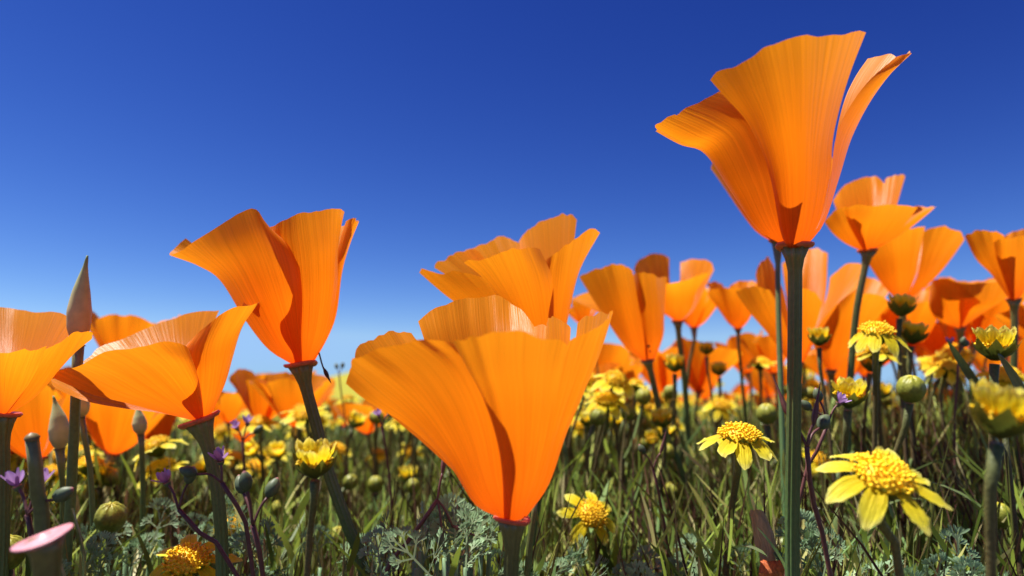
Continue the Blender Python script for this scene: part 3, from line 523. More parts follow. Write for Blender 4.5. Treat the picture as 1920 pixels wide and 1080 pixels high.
# ------------------------------------------------------------------ poppy buds, spent poppies, small hero details
def poppy_bud(label, tip, base, D, wpx, stem_px, bend=0.0, rs=6):
    s = D / F; a = at(*base, D); b = at(*tip, D); L = np.linalg.norm(b - a); ax = (b - a) / L
    pts = [a] + [at(x, y, D) for x, y in stem_px]; full = path_to_ground(pts); loc = Vector(full[-1]); loc.z = ground_z(loc.x, loc.y)
    root = thing('poppy_bud', label, 'flower bud', loc); o = np.array(root.location)
    P = np.array([a + ax * L * t + RIGHT * bend * s * math.sin(t * 3.14) * 8 for t in np.linspace(0, 1, 26)])
    t = np.linspace(0, 1, 26); w = np.interp(t, [0, .06, .2, .38, .6, .78, .88, .95, 1], [.30, .62, .93, 1, .72, .38, .2, .14, .08]) * wpx / 2 * s
    obj('cap', tube(P, w, 18, M['cap'], 'cap', origin=o), root)
    n = catmull(path_to_ground(pts)[::-1], 24)
    obj('stem', tube(n, np.interp(np.linspace(0, 1, 24), [0, .93, 1], [rs, rs * .9, wpx * .22]) * s, 16, M['stem'], 'stem', ribs=8, rib_amt=.07, origin=o), root)
    rr = wpx * .3 * s; obj('rim', lathe([(rr * .6, -rr * .15), (rr, 0), (rr * .7, rr * .2)], 14, M['cone'], 'rim'), root, axis_matrix(a - o, ax))
poppy_bud('tall pointed tan poppy bud standing clear against the blue sky', (164, 479), (147, 648), 0.205, 42, [(143, 720), (137, 850), (128, 1000)], bend=-.6, rs=9)
poppy_bud('plump pointed poppy bud standing in front of blurred orange petals', (100, 742), (112, 842), 0.25, 36, [(115, 880), (118, 960)], bend=.5, rs=5)
poppy_bud('short poppy bud below the widely opened leaning poppy', (258, 758), (264, 815), 0.29, 26, [(266, 850), (268, 960)], rs=5)
poppy_bud('stubby poppy bud close behind the stem of the tall tan bud', (158, 722), (152, 782), 0.24, 26, [(160, 830), (172, 920)], rs=5)
def bare_stalk(label, pts, D, rpx, top='cup', capw=0):
    s = D / F; P = [at(x, y, D) for x, y in pts]; full = path_to_ground(P); loc = Vector(full[-1]); loc.z = ground_z(loc.x, loc.y)
    root = thing('spent_poppy', label, 'flower', loc); o = np.array(root.location); c = catmull(path_to_ground(P)[::-1], 26)
    fl = np.interp(np.linspace(0, 1, 26), [0, .8, .9, 1], [rpx, rpx, rpx * 1.05, capw or rpx * .8]) * s
    obj('stem', tube(c, fl, 20, M['stem'], 'stem', ribs=8, rib_amt=.07, origin=o), root)
    ax = P[0] - P[1]
    if top == 'cup':
        rr = capw * 1.5 * s
        obj('rim', lathe([(rr * .45, -rr * .25), (rr * .7, -rr * .05), (rr, rr * .06), (rr * .97, rr * .12), (rr * .6, rr * .05), (rr * .3, rr * .1), (0.0001, rr * .25)], 24, M['pinkrim'], 'rim', wob=.08), root, axis_matrix(P[0] - o, (-.28, -.25, 1)))
    else:
        rr = rpx * 1.0 * s; obj('torn_tip', lathe([(rr, -rr * .3), (rr * 1.1, rr * .1), (rr * .7, rr * .6), (rr * .1, rr * .9)], 12, M['cone'], 'torn_tip', wob=.15), root, axis_matrix(P[0] - o, ax))
bare_stalk('spent poppy stalk ending in a flat pink collar without petals', [(82, 1012), (84, 1040), (90, 1120)], 0.115, 12, 'cup', 34)
bare_stalk('thick bare blue-green poppy stalk with a torn brown tip', [(60, 822), (66, 870), (72, 940), (80, 1010)], 0.15, 12, 'tip', 11)
bare_stalk('thin dry pale stalk leaning beside the collar of the broad poppy', [(1004, 930), (1000, 980), (990, 1060)], 0.19, 6, 'tip', 5)

# dry grass seed caught on a petal
s_ = 0.212 / F
ds = thing('grass_seed', 'dark dry grass seed hanging beside the base of the bent-stemmed poppy', 'seed', Vector(at(598, 662, 0.212)))
o_ = np.array(ds.location)
obj('awn', tube(catmull([at(598, 661, .212), at(603, 680, .212), at(607, 692, .211)], 8), 1.6 * s_, 6, M['black'], 'awn', origin=o_), ds)
obj('seed', tube(catmull([at(607, 690, .211), at(613, 703, .211), at(621, 719, .21)], 10), np.array([1.2, 2.5, 3.6, 4.0, 3.6, 2.8, 2.0, 1.6, 1, .5]) * s_, 8, M['black'], 'seed', origin=o_), ds)

# ------------------------------------------------------------------ yellow daisies (goldfields)
def ray_mesh(seed, L=0.0098, W=0.0050, droop=0.25, cup=0.25):
    r_ = np.random.default_rng(seed); nu, nt = 9, 10; V = []; U = []
    for i in range(nu):
        u = i / (nu - 1) * 2 - 1
        tip = 1 - 0.20 * abs(u) ** 2.4 - 0.035 * (0.5 - 0.5 * math.cos(u * 3 * math.pi))
        for j in range(nt):
            t = j / (nt - 1); tt = t * tip; w = np.interp(tt, [0, .15, .45, .75, .92, 1], [.40, .68, .98, .92, .62, .36]) * W / 2
            x = 0.0042 + tt * L; z = -droop * L * tt ** 2 + cup * W * (u * u - .3) * (0.7 - 0.4 * tt) * .45 + 0.00016 * math.sin(u * 9 + seed)
            V.append((x, u * w, z + 0.0002 * r_.normal() * tt)); U.append((i / (nu - 1), t))
    return mesh_from('petal', V, grid_faces(nu, nt), M['ray'], U)
RAYS = [ray_mesh(k, L=.0098 * (0.88 + .06 * k), W=.0050 * (1.1 - .05 * k), droop=(.05, .3, .5, .2)[k % 4], cup=(.3, .15, .25, -.1)[k % 4]) for k in range(4)]
UPRAYS = [ray_mesh(20 + k, L=.0078, W=.0040, droop=-.15 - .1 * k, cup=.5) for k in range(3)]
def disc_mesh(seed, n, r0=0.0056, h=0.0034, knob=0.00046, oct_only=False):
    r_ = np.random.default_rng(seed); V = []; Fc = []
    prof = [(r0 * 0.96, -.0006), (r0 * 0.9, h * .25), (r0 * .72, h * .55), (r0 * .45, h * .8), (0.0002, h * .92)]
    for r, z in prof:
        for j in range(14): a = j / 14 * 2 * math.pi; V.append((r * math.cos(a), r * math.sin(a), z))
    for i in range(4):
        for j in range(14): k = (j + 1) % 14; Fc.append((i * 14 + j, i * 14 + k, i * 14 + 14 + k, i * 14 + 14 + j))
    for i in range(n):
        q = (i + .5) / n; r = r0 * math.sqrt(q); a = i * 2.39996; z = h * (1 - (r / r0) ** 2) * .92
        nrm = np.array([math.cos(a) * r / r0 * 1.2, math.sin(a) * r / r0 * 1.2, 1.0 - 0.5 * (r / r0) ** 2]) + r_.normal(0, .12, 3); nrm /= np.linalg.norm(nrm)
        b = np.array([r * math.cos(a), r * math.sin(a), z]); ln = .0011 * r_.uniform(.5, 1.5) if r > r0 * .35 else .0007 * r_.uniform(.4, 1.1)
        c = b + nrm * ln; kk = knob * r_.uniform(.75, 1.25)
        e1 = np.cross(nrm, [0.3, .2, .9]); e1 /= np.linalg.norm(e1); e2 = np.cross(nrm, e1); k = len(V)
        for p, w in ((b, .5), (c - nrm * kk * .9, .45), (c, 1.0), (c + nrm * kk * .8, .55)):
            for t in range(5): V.append(p + kk * w * (e1 * math.cos(t * 1.2566) + e2 * math.sin(t * 1.2566)))
        for s in range(3):
            for t in range(5): Fc.append((k + s * 5 + t, k + s * 5 + (t + 1) % 5, k + s * 5 + 5 + (t + 1) % 5, k + s * 5 + 5 + t))
        Fc.append((k + 15, k + 16, k + 17, k + 18, k + 19))
    return mesh_from('disc', V, Fc, M['disc'])
DISC = [disc_mesh(3, 120), disc_mesh(4, 105, h=.0046)]; DISC_SMALL = disc_mesh(5, 60, r0=.0042, h=.002)
def involucre_mesh(seed, spread=0.0, n=8, rim=.0052, depth=.0058, tooth=.0034):
    V = []; U = []; Fc = []; sd = n * 4
    lv = [(.0010, -depth, 0), (.0022, -depth * .82, .1), (.0040, -depth * .5, .3), (rim, -depth * .15, .6)]
    for r, z, v in lv:
        for j in range(sd): a = j / sd * 2 * math.pi; k = 1 + .05 * math.cos(n * a); V.append((r * k * math.cos(a), r * k * math.sin(a), z)); U.append((j / sd, v))
    for j in range(sd):
        a = j / sd * 2 * math.pi; w = .5 + .5 * math.cos(n * a); r = rim + .0002 + spread * tooth * w; z = -depth * .15 + tooth * w * (1 - .5 * spread) + .0001
        V.append((r * math.cos(a), r * math.sin(a), z)); U.append((j / sd, .6 + .4 * w))
    for i in range(4):
        for j in range(sd): k = (j + 1) % sd; Fc.append((i * sd + j, i * sd + k, (i + 1) * sd + k, (i + 1) * sd + j))
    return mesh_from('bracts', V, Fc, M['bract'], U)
INV_OPEN = involucre_mesh(1, .3, tooth=.0022); INV_CUP = involucre_mesh(2, .25, tooth=.0052)
def bud_mesh(seed):
    V = []; U = []; Fc = []; sd = 32; n = 8
    prof = [(.0010, -.0048), (.0026, -.0042), (.0041, -.0022), (.0046, 0), (.0043, .0018), (.0034, .0032), (.0020, .0042), (.0003, .0046)]
    for i, (r, z) in enumerate(prof):
        for j in range(sd): a = j / sd * 2 * math.pi; k = 1 + .06 * abs(math.cos(n / 2 * a + seed)) - .03; V.append((r * k * math.cos(a), r * k * math.sin(a), z + .0003 * math.cos(n * a) * (i > 4))); U.append((j / sd, i / 7))
    for i in range(7):
        for j in range(sd): k = (j + 1) % sd; Fc.append((i * sd + j, i * sd + k, (i + 1) * sd + k, (i + 1) * sd + j))
    return mesh_from('bud', V, Fc, M['bud'], U)
BUDS = [bud_mesh(0), bud_mesh(.7)]
def blade_mesh(L, W, bend, seed, mat='leaf', nt=9):
    V = []; U = []
    for i in range(3):
        u = i - 1
        for j in range(nt):
            t = j / (nt - 1); w = W / 2 * np.interp(t, [0, .15, .6, .88, 1], [.45, .75, 1, .65, .06])
            V.append((L * t * math.cos(bend * t), u * w, L * t * math.sin(bend * t) + .22 * W * abs(u) + .0003 * math.sin(5 * t + seed))); U.append((i / 2, t))
    return mesh_from('leaf', V, grid_faces(3, nt), M[mat], U)
LEAVES = [blade_mesh(.024, .0034, .5, 0), blade_mesh(.030, .0030, -.5, 1), blade_mesh(.019, .0038, .9, 2), blade_mesh(.034, .0026, .2, 3)]
HEAD_RECTS = []
def daisy(label, px, py, wpx, kind='open', tilt=20, turn=0, group=None, parts=True, D=None, size=1.0, nrays=8, droop=None, seed=0, stem_to=None, leaves=2, name=None):
    """head centre at px, py; tilt: degrees the head leans towards the viewer; turn: degrees it leans to the right"""
    r_ = np.random.default_rng(seed + 7000)
    nat = {'open': .027, 'half': .0125, 'bud': .0094}[kind] * size
    D = D or nat * F / wpx; hw = at(px, py, D)
    ax = Vector((math.sin(R_(turn)), -math.sin(R_(tilt)) * math.cos(R_(turn)), math.cos(R_(tilt)) * math.cos(R_(turn))))
    axn = np.array(ax); depth = .0054 * size
    neck = hw - axn * depth
    if stem_to is not None: pts = [neck, neck - axn * .006] + [at(x, y, D + .004) for x, y in stem_to]
    else: pts = [neck, neck - axn * .006, neck - axn * .009 + np.array([r_.normal(0, .004), r_.normal(.004, .004), -.03])]
    full = path_to_ground(pts); loc = Vector(full[-1]); loc.z = ground_z(loc.x, loc.y)
    nm = name or {'open': 'yellow_daisy', 'half': 'half_open_daisy', 'bud': 'daisy_bud'}[kind]
    root = thing(nm, label, {'open': 'daisy', 'half': 'daisy', 'bud': 'flower bud'}[kind], loc, group); o = np.array(root.location)
    P = catmull(full[::-1], 18); rs = .00095 * size
    st = obj('stem', tube(P, np.interp(np.linspace(0, 1, 18), [0, .92, 1], [rs * 1.25, rs, rs * 1.5]), 8, M['dstem'], 'stem', origin=o), root)
    Hm = axis_matrix(hw - o, ax, spin=r_.uniform(0, 6.28), s=size)
    if kind == 'half': Hm = Hm @ Matrix.Diagonal((1, 1, .74, 1))
    if kind == 'bud':
        obj('bud', BUDS[seed % 2], root, Hm)
    else:
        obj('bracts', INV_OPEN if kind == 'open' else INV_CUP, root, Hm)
        obj('disc', DISC[seed % 2] if kind == 'open' else DISC_SMALL, root, Hm)
        n = nrays if kind == 'open' else 9
        for k in range(n):
            a = 2 * math.pi * k / n + r_.uniform(-.12, .12)
            if kind == 'open':
                dr = (R_(droop) if droop is not None else R_(8)) + r_.uniform(-.16, .2); me = RAYS[int(r_.integers(4))]; off = 0.0
            else: dr = R_(-56) + r_.uniform(-.15, .2); me = UPRAYS[int(r_.integers(3))]; off = -.0002
            # pivot at the edge of the disc
            piv = .0046 if kind == 'open' else .0036
            m = Matrix.Rotation(a, 4, 'Z') @ Matrix.Translation((piv, 0, off)) @ Matrix.Rotation(dr, 4, 'Y') @ Matrix.Translation((-.0046, 0, 0))
            obj('petal', me, root, Hm @ m)
    for k in range(leaves):
        q = P[int(len(P) * r_.uniform(.45, .78))] - o; az = r_.uniform(0, 6.28)
        m = Matrix.Translation(Vector(q)) @ Matrix.Rotation(az, 4, 'Z') @ Matrix.Rotation(-R_(r_.uniform(35, 70)), 4, 'Y') @ Matrix.Scale(size * r_.uniform(.8, 1.2), 4)
        obj('leaf', LEAVES[int(r_.integers(4))], st, m)
    HEAD_RECTS.append((px, py, wpx * .6, D)); return root
DZ = [
 ('largest yellow daisy with a tall orange-gold disc, tipped towards the viewer', 1655, 893, 235, 'open', 32, 6, dict(nrays=8, droop=6, seed=2, size=.9, D=.132, stem_to=[(1668, 990), (1690, 1100)])),
 ('soft-focus yellow daisy seen edge on, close beside the tall ribbed poppy stem', 1387, 818, 165, 'open', 12, 2, dict(nrays=9, droop=22, seed=4, stem_to=[(1375, 930), (1360, 1090)])),
 ('yellow daisy turned aside beside the base of the broad wavy-rimmed poppy', 1110, 965, 128, 'open', 50, 18, dict(nrays=7, droop=8, seed=6, stem_to=[(1130, 1050), (1145, 1100)])),
 ('tall upright yellow daisy with drooping petals in front of the lowest poppy', 1645, 622, 128, 'open', 18, 0, dict(nrays=10, droop=26, seed=8, size=.95, stem_to=[(1642, 740), (1640, 900)])),
 ('yellow daisy half hidden right under the tall upright daisy', 1648, 662, 120, 'open', 8, 3, dict(nrays=8, droop=5, seed=10, D=.33)),
 ('small yellow daisy above the soft-focus edge-on one', 1352, 760, 76, 'open', 32, 5, dict(nrays=8, droop=12, seed=12)),
 ('orange-gold daisy with few short petals between the tall stem and the largest daisy', 1535, 862, 88, 'open', 35, 15, dict(nrays=6, droop=10, seed=14, size=.9)),
 ('yellow daisy facing out under the left edge of the broad poppy', 771, 845, 58, 'open', 50, 12, dict(nrays=7, droop=10, seed=16)),
 ('yellow daisy seen from the side with hanging petals beside a brown closed bud', 707, 850, 62, 'open', 6, 2, dict(nrays=8, droop=34, seed=18)),
 ('yellow daisy just right of the bent poppy stem', 632, 842, 66, 'open', 30, 20, dict(nrays=7, droop=4, seed=20)),
 ('flat yellow daisy behind a lilac filaree flower', 487, 792, 80, 'open', 14, 0, dict(nrays=9, droop=10, seed=22)),
 ('yellow daisy right of the dark stem of the wide open poppy', 416, 806, 60, 'open', 22, -6, dict(nrays=8, droop=22, seed=24)),
 ('upper of two yellow daisies seen edge on under the wide open poppy', 291, 836, 108, 'open', 16, -22, dict(nrays=8, droop=6, seed=26)),
 ('lower of two yellow daisies seen edge on under the wide open poppy', 302, 876, 108, 'open', 14, -14, dict(nrays=8, droop=12, seed=28)),
 ('yellow daisy half behind the foot of the dark stem of the wide open poppy', 428, 985, 90, 'open', 40, 12, dict(nrays=7, droop=14, seed=30)),
 ('large shaded orange-gold daisy low at the foot of the wide open poppy', 352, 1052, 180, 'open', 26, 4, dict(nrays=8, droop=6, seed=32, size=1.05)),
 ('small edge-on yellow daisy touching the upper part of the tall ribbed stem', 1517, 574, 58, 'open', 8, 3, dict(nrays=8, droop=12, seed=34)),
 ('amber edge-on daisy below the closed round poppy cup', 1424, 680, 72, 'open', 6, -4, dict(nrays=7, droop=8, seed=36)),
 ('ragged golden daisy behind a broad leaf blade', 1886, 704, 105, 'open', 34, -10, dict(nrays=8, droop=16, seed=38)),
 ('edge-on yellow daisy tucked under the left rim of the broad poppy', 652, 748, 52, 'open', 4, -6, dict(nrays=8, droop=3, seed=40)),
 ('half-open yellow daisy with spiky green bracts in front of the bent poppy stem', 590, 868, 82, 'half', 12, 0, dict(seed=42, D=.152, size=.78, stem_to=[(585, 960), (575, 1090)])),
 ('half-open golden daisy right of the tall ribbed stem', 1592, 742, 66, 'half', 14, 2, dict(seed=44)),
 ('blurred half-open daisy with thick dark bracts, closest of the half-open ones', 1880, 780, 122, 'half', 14, 8, dict(seed=46, size=.86, D=.112)),
 ('half-open daisy with broad green bracts above the blurred half-open one', 1866, 650, 76, 'half', 10, 2, dict(seed=48, size=1.05)),
 ('half-open pale daisy right beside the tall upright daisy', 1712, 628, 50, 'half', 10, 10, dict(seed=50)),
 ('half-open yellow daisy level with the small edge-on one, against orange petals', 1690, 576, 50, 'half', 10, 8, dict(seed=52)),
 ('half-open pale green daisy bud with toothed tip next to the tall ribbed stem', 1536, 634, 42, 'half', 6, 2, dict(seed=54, size=.85)),
 ('half-open daisy with toothed yellow tip under the scalloped poppy', 1265, 684, 40, 'half', 8, 0, dict(seed=56)),
 ('small half-open daisy against the blurred poppies below the closed round cup', 1325, 655, 30, 'half', 6, 0, dict(seed=58, size=.9)),
 ('pale half-open daisy below the closed round poppy cup', 1348, 694, 32, 'half', 10, -4, dict(seed=60)),
 ('amber half-open daisy directly below the tall upright daisy', 1634, 682, 44, 'half', 16, 5, dict(seed=62)),
 ('round green daisy bud with folded tip right of the golden half-open daisy', 1708, 729, 50, 'bud', 16, 2, dict(seed=64, size=1.0)),
 ('round green daisy bud low among leaves beneath the blurred orange petals', 208, 970, 56, 'bud', 20, 8, dict(seed=66, size=1.05)),
 ('brown-green closed daisy bud touching the bent poppy stem', 636, 1008, 42, 'bud', 22, 5, dict(seed=68, size=1.05)),
 ('fuzzy green daisy bud leaning left on a leafy stem', 1262, 921, 34, 'bud', 20, -25, dict(seed=70, stem_to=[(1290, 990), (1310, 1060)])),
 ('dark closed daisy bud under the side-on daisy with hanging petals', 704, 908, 30, 'bud', 5, 0, dict(seed=72)),
 ('dark daisy bud left of the tall ribbed stem', 1438, 776, 38, 'bud', 12, -4, dict(seed=74)),
 ('blurred green daisy bud below the largest daisy petals on the right', 1872, 966, 46, 'bud', 8, 4, dict(seed=76, size=.9)),
 ('yellow-green daisy bud at the foot of the pink-collared spent stalk', 14, 1036, 62, 'bud', 15, 5, dict(seed=78)),
 ('pale yellow-green bud low beside the leafy green bud', 168, 1072, 40, 'bud', 15, -5, dict(seed=80, size=.9)),
 ('small yellow bud under the left edge of the broad poppy', 784, 940, 22, 'bud', 15, 0, dict(seed=82)),
 ('small yellow-green bud between the tulip-shaped and broad poppies', 1130, 824, 22, 'bud', 5, 0, dict(seed=84)),
 ('small round bud above the leaning pale stalk', 1190, 797, 19, 'bud', 5, 4, dict(seed=86)),
]
for lab, px, py, w, kind, tilt, turn, kw in DZ:
    daisy(lab, px, py, w, kind, tilt, turn, **kw)

def veg_limit(px):               # how high (in photo pixels) the low plants reach here
    return np.interp(px, [-300, 0, 400, 640, 1000, 1150, 1400, 1700, 2200], [800, 800, 785, 772, 765, 742, 722, 678, 660])
def hidden_hero(px, py, w, D):
    for x0, y0, x1, y1, d in POPPY_RECTS[:17]:
        if D < d + .02 and x0 - w * .4 < px < x1 + w * .4 and y0 - w * .4 < py < y1 + w * .3: return True
    for x, y, r, d in HEAD_RECTS[:len(DZ)]:
        if abs(px - x) < r + w * .5 and abs(py - y) < r * .8 + w * .4: return True
    return False
WHERE = [(330, 'beneath the wide open leaning poppy'), (620, 'around the bent poppy stem'), (1000, 'behind the broad wavy-rimmed poppy'), (1320, 'around the stem of the tulip-shaped poppy'), (1500, 'around the tall ribbed stem'), (9999, 'around the largest daisy and tall upright daisy')]
GROUPS = {'open': ('small yellow daisy in the crowded carpet ', 'daisies of the yellow carpet'),
          'half': ('small half-open yellow daisy in the crowded carpet ', 'half-open daisies of the carpet'),
          'bud': ('tiny closed yellow-green bud in the crowded carpet ', 'daisy buds of the carpet')}
cnt = {'open': 0, 'half': 0, 'bud': 0}; want = {'open': 205, 'half': 120, 'bud': 190}; tries = 0
while any(cnt[k] < want[k] for k in want) and tries < 20000:
    tries += 1
    kind = random.choice([k for k in want if cnt[k] < want[k]]); D = 0.34 + 0.75 * rng.uniform() ** 1.2; px = rng.uniform(-80, 2000)
    hz = rng.normal(0.136 + np.interp(px, [-100, 960, 1920], [-.010, 0, .022]), 0.015)
    py = 745 + (0.16 - hz) / D * F
    if py < veg_limit(px) - 20 or py > 1080: continue
    size = rng.uniform(.75, 1.05); w = {'open': .027, 'half': .0125, 'bud': .0094}[kind] * size * F / D
    if kind == 'bud' and D > 1.1: continue
    if hidden_hero(px, py, w, D): continue
    lab, gr = GROUPS[kind]; lab = lab + zone(px, WHERE)
    daisy(lab, px, py, w, kind, tilt=rng.normal(14, 14), turn=rng.normal(0, 14), group=gr, D=D, size=size, nrays=int(rng.integers(7, 10)), droop=rng.uniform(0, 30), seed=500 + tries, leaves=1 if D < .8 else 0)
    cnt[kind] += 1

# taller daisies standing above the carpet in its thickest stretches
STRETCH = [(395, 770, 670, 860, 26), (1050, 700, 1480, 830, 26), (1500, 650, 1915, 745, 22)]
for x0, y0, x1, y1, n_ in STRETCH:
    k = t_ = 0
    while k < n_ and t_ < 900:
        t_ += 1; px, py, D = rng.uniform(x0, x1), rng.uniform(y0, y1), rng.uniform(.34, .62); size = rng.uniform(.8, 1.0); w = .027 * size * F / D
        if hidden_hero(px, py, w * .8, D): continue
        lab, gr = GROUPS['open']; lab = lab + zone(px, WHERE)
        daisy(lab, px, py, w, 'open', tilt=rng.normal(16, 14), turn=rng.normal(0, 14), group=gr, D=D, size=size, nrays=int(rng.integers(7, 10)), droop=rng.uniform(0, 30), seed=40000 + int(px * 7 + py), leaves=1); k += 1

# ------------------------------------------------------------------ filaree (stork's-bill)
def egg(L, W, mat, name):
    return lathe([(W * .12, 0), (W * .34, L * .12), (W * .5, L * .38), (W * .44, L * .66), (W * .22, L * .9), (W * .04, L)], 12, mat, name, ribs=6, rib_amt=.05)
FB = egg(.0062, .0040, M['fbud'], 'bud'); BEAK = lathe([(.0007, 0), (.0013, .003), (.0012, .006), (.0006, .011), (.00015, .019)], 10, M['fstem'], 'beak', ribs=5, rib_amt=.1)
def small_petal():
    V = []; U = []
    for i in range(5):
        for j in range(6):
            u, t = i / 4 * 2 - 1, j / 5; w = .0017 * math.sin(math.pi * (.15 + .78 * t)); V.append((.0005 + .0058 * t, u * w, .0008 * t * t + .0004 * u * u)); U.append((i / 4, t))
    return mesh_from('petal', V, grid_faces(5, 6), M['lilac'], U)
LP = small_petal()
def filaree(label, px, py, D, kinds, stem_to, fan=50, seed=0, size=1.0, dirs=None):
    r_ = np.random.default_rng(seed + 40); c = at(px, py, D); P = [c] + [at(x, y, D + .002) for x, y in stem_to]; full = path_to_ground(P)
    loc = Vector(full[-1]); loc.z = ground_z(loc.x, loc.y); root = thing('filaree', label, 'wildflower', loc); o = np.array(root.location)
    obj('stem', tube(catmull(full[::-1], 20), .0006 * size, 8, M['fstem'], 'stem', origin=o), root)
    for k, kd in enumerate(kinds):
        a = R_(dirs[k] if dirs else -fan + 2 * fan * (k + .5) / len(kinds)); v = np.array([math.sin(a), r_.uniform(-.4, .4), math.cos(a)]); v /= np.linalg.norm(v)
        size_ = size * .8; Lp = .007 * size * r_.uniform(.8, 1.3); e = c + v * Lp
        pd = obj('pedicel', tube(catmull([c, (c + e) / 2 + np.array([0, 0, .001]), e], 7), .00035 * size, 6, M['fstem'], 'pedicel', origin=o), root)
        if kd == 'bud': obj('bud', FB, pd, axis_matrix(e - o, v, s=size_))
        elif kd == 'beak': obj('beak', BEAK, pd, axis_matrix(e - o, v + np.array([0, 0, .6]), s=size_ * .7))
        else:
            ax = v + np.array([0, -.5, .4]); H = axis_matrix(e - o, ax, s=size_ * .85)
            for q in range(5): obj('petal', LP, pd, H @ Matrix.Rotation(q * 1.2566, 4, 'Z') @ Matrix.Rotation(-R_(r_.uniform(30, 65)), 4, 'Y'))
            obj('sepals', lathe([(.0003, -.002), (.0012, -.001), (.0016, .0004)], 8, M['fbud'], 'sepals'), pd, H)
filaree('filaree with three fat green buds tipped red on a dark purple stem', 474, 985, .16, ['bud', 'bud', 'bud'], [(488, 1040), (494, 1090)], seed=1, dirs=[-28, -6, 22])
filaree('filaree with violet petals beside the thick bare poppy stalk', 52, 965, .15, ['flower', 'flower', 'bud'], [(62, 1020), (70, 1090)], seed=2, dirs=[-35, 10, 60])
filaree('filaree with a faded purple bloom before the dark poppy stem', 416, 905, .17, ['flower', 'bud'], [(450, 960), (470, 1040)], seed=3, dirs=[-10, -70], size=.9)
filaree('filaree with lilac flower between flat yellow daisies', 455, 828, .30, ['flower', 'flower', 'bud'], [(458, 880), (462, 960)], seed=4, dirs=[-20, 15, 50])
filaree('filaree with dark hanging beaks under the left edge of the broad poppy', 820, 938, .19, ['beak', 'beak', 'bud'], [(770, 1010), (725, 1070)], seed=5, dirs=[10, 150, 170])
filaree('filaree with pale pink bud peeping out under the broad poppy rim', 716, 800, .28, ['flower', 'bud'], [(726, 860), (735, 960)], seed=6, dirs=[-20, 25], size=.8)
filaree('filaree with clustered beaks right of the tall ribbed stem', 1513, 838, .17, ['beak', 'beak', 'bud'], [(1522, 930), (1550, 1040)], seed=7, dirs=[-25, 20, 45])
filaree('filaree with dark buds left of the golden half-open daisy', 1552, 795, .19, ['bud', 'bud', 'flower'], [(1530, 850), (1500, 930)], seed=8, dirs=[-50, -15, 35], size=.8)
filaree('filaree with pink-tinged bud amid leaves left of the leaning bud', 1225, 880, .24, ['bud', 'beak'], [(1240, 950), (1255, 1050)], seed=9, dirs=[-30, 25], size=.8)
filaree('filaree with a brownish withered bloom above the shaded gold daisy', 335, 955, .17, ['flower', 'bud'], [(375, 1000), (440, 1070)], seed=10, dirs=[-35, 15], size=.9)
filaree('thin dark filaree stalk with two round buds against pale sky beside the bent-stem poppy', 636, 705, .48, ['bud', 'bud'], [(640, 740), (648, 800)], seed=11, dirs=[-22, 18], size=.9)
filaree('filaree with small violet bloom amid half-open daisies beyond the tall upright daisy', 1797, 668, .30, ['flower', 'bud', 'bud'], [(1795, 720), (1790, 800)], seed=12, dirs=[-25, 10, 45], size=.8)

# ------------------------------------------------------------------ ferny poppy foliage, dry bits
def fern_leaf(seed):
    r_ = np.random.default_rng(seed); V = []; U = []; Fc = []
    def lobe(p, d, L, W, nrm):
        side = np.cross(nrm, d); k = len(V)
        for t, w in ((0, .5), (.5, 1.0), (.85, .85), (1, .25)):
            c = p + d * L * t + nrm * L * .12 * t * t
            for s in (-1, 0, 1): V.append(c + side * s * w * W / 2 - nrm * .15 * W * (s == 0)); U.append(((s + 1) / 2, .4 + .6 * t))
        for i in range(3):
            for j in range(2): a = k + i * 3 + j; Fc.append((a, a + 1, a + 4, a + 3))
    def strip(p, q, w, nrm):
        d = q - p; side = np.cross(nrm, d / np.linalg.norm(d)); k = len(V)
        for c in (p, q):
            for s in (-.5, .5): V.append(c + side * s * w); U.append((s + .5, .1))
        Fc.append((k, k + 1, k + 3, k + 2))
    nrm = np.array([0, 0, 1.0]); rot = lambda d, a: np.array([d[0] * math.cos(a) - d[1] * math.sin(a), d[0] * math.sin(a) + d[1] * math.cos(a), d[2] + r_.normal(0, .12)])
    p0 = np.zeros(3); d0 = np.array([1.0, 0, .15]); p1 = p0 + d0 * .016; strip(p0, p1, .0013, nrm)
    for i, a in enumerate((-1.0, -.5, 0, .5, 1.0)):
        d1 = rot(d0, a + r_.normal(0, .1)); st = p1 - d0 * (.004 if abs(a) > .8 else 0); q = st + d1 * .0075 * (1.2 - .25 * abs(a)); strip(st, q, .001, nrm)
        for b in (-.62, 0, .62):
            d2 = rot(d1, b + r_.normal(0, .08)); q2 = q + d2 * .0028; strip(q, q2, .0009, nrm)
            for c in (-.45, 0, .45): lobe(q2, rot(d2, c), .0042 * r_.uniform(.8, 1.2), .0014, nrm)
    return mesh_from('leaf', V, Fc, M['fern'], U)
FERN = [fern_leaf(k) for k in range(4)]
def fern_clump(label, px, py, D, n=5, s=1.0, seed=0):
    r_ = np.random.default_rng(seed + 70); c = at(px, py, D); foot = np.array([c[0], c[1] + .006, 0]); foot[2] = ground_z(foot[0], foot[1])
    root = thing('poppy_foliage', label, 'foliage', foot, 'ferny foliage clumps'); root['kind'] = 'thing'
    for k in range(n):
        tip = c + np.array([r_.normal(0, .008), r_.normal(0, .007), -r_.uniform(0, .012)])
        obj('stalk', tube(catmull([np.array([r_.normal(0, .002), r_.normal(0, .002), -.004]), (tip - foot) * .55 + np.array([0, 0, .004]), tip - foot], 8), .0007, 6, M['fern'], 'stalk'), root)
        az = r_.uniform(0, 6.28); m = Matrix.Translation(Vector(tip - foot)) @ Matrix.Rotation(az, 4, 'Z') @ Matrix.Rotation(-R_(r_.uniform(25, 75)), 4, 'Y') @ Matrix.Rotation(r_.uniform(-.6, .6), 4, 'X') @ Matrix.Scale(s * r_.uniform(.75, 1.1), 4)
        obj('leaf', FERN[int(r_.integers(4))], root, m)
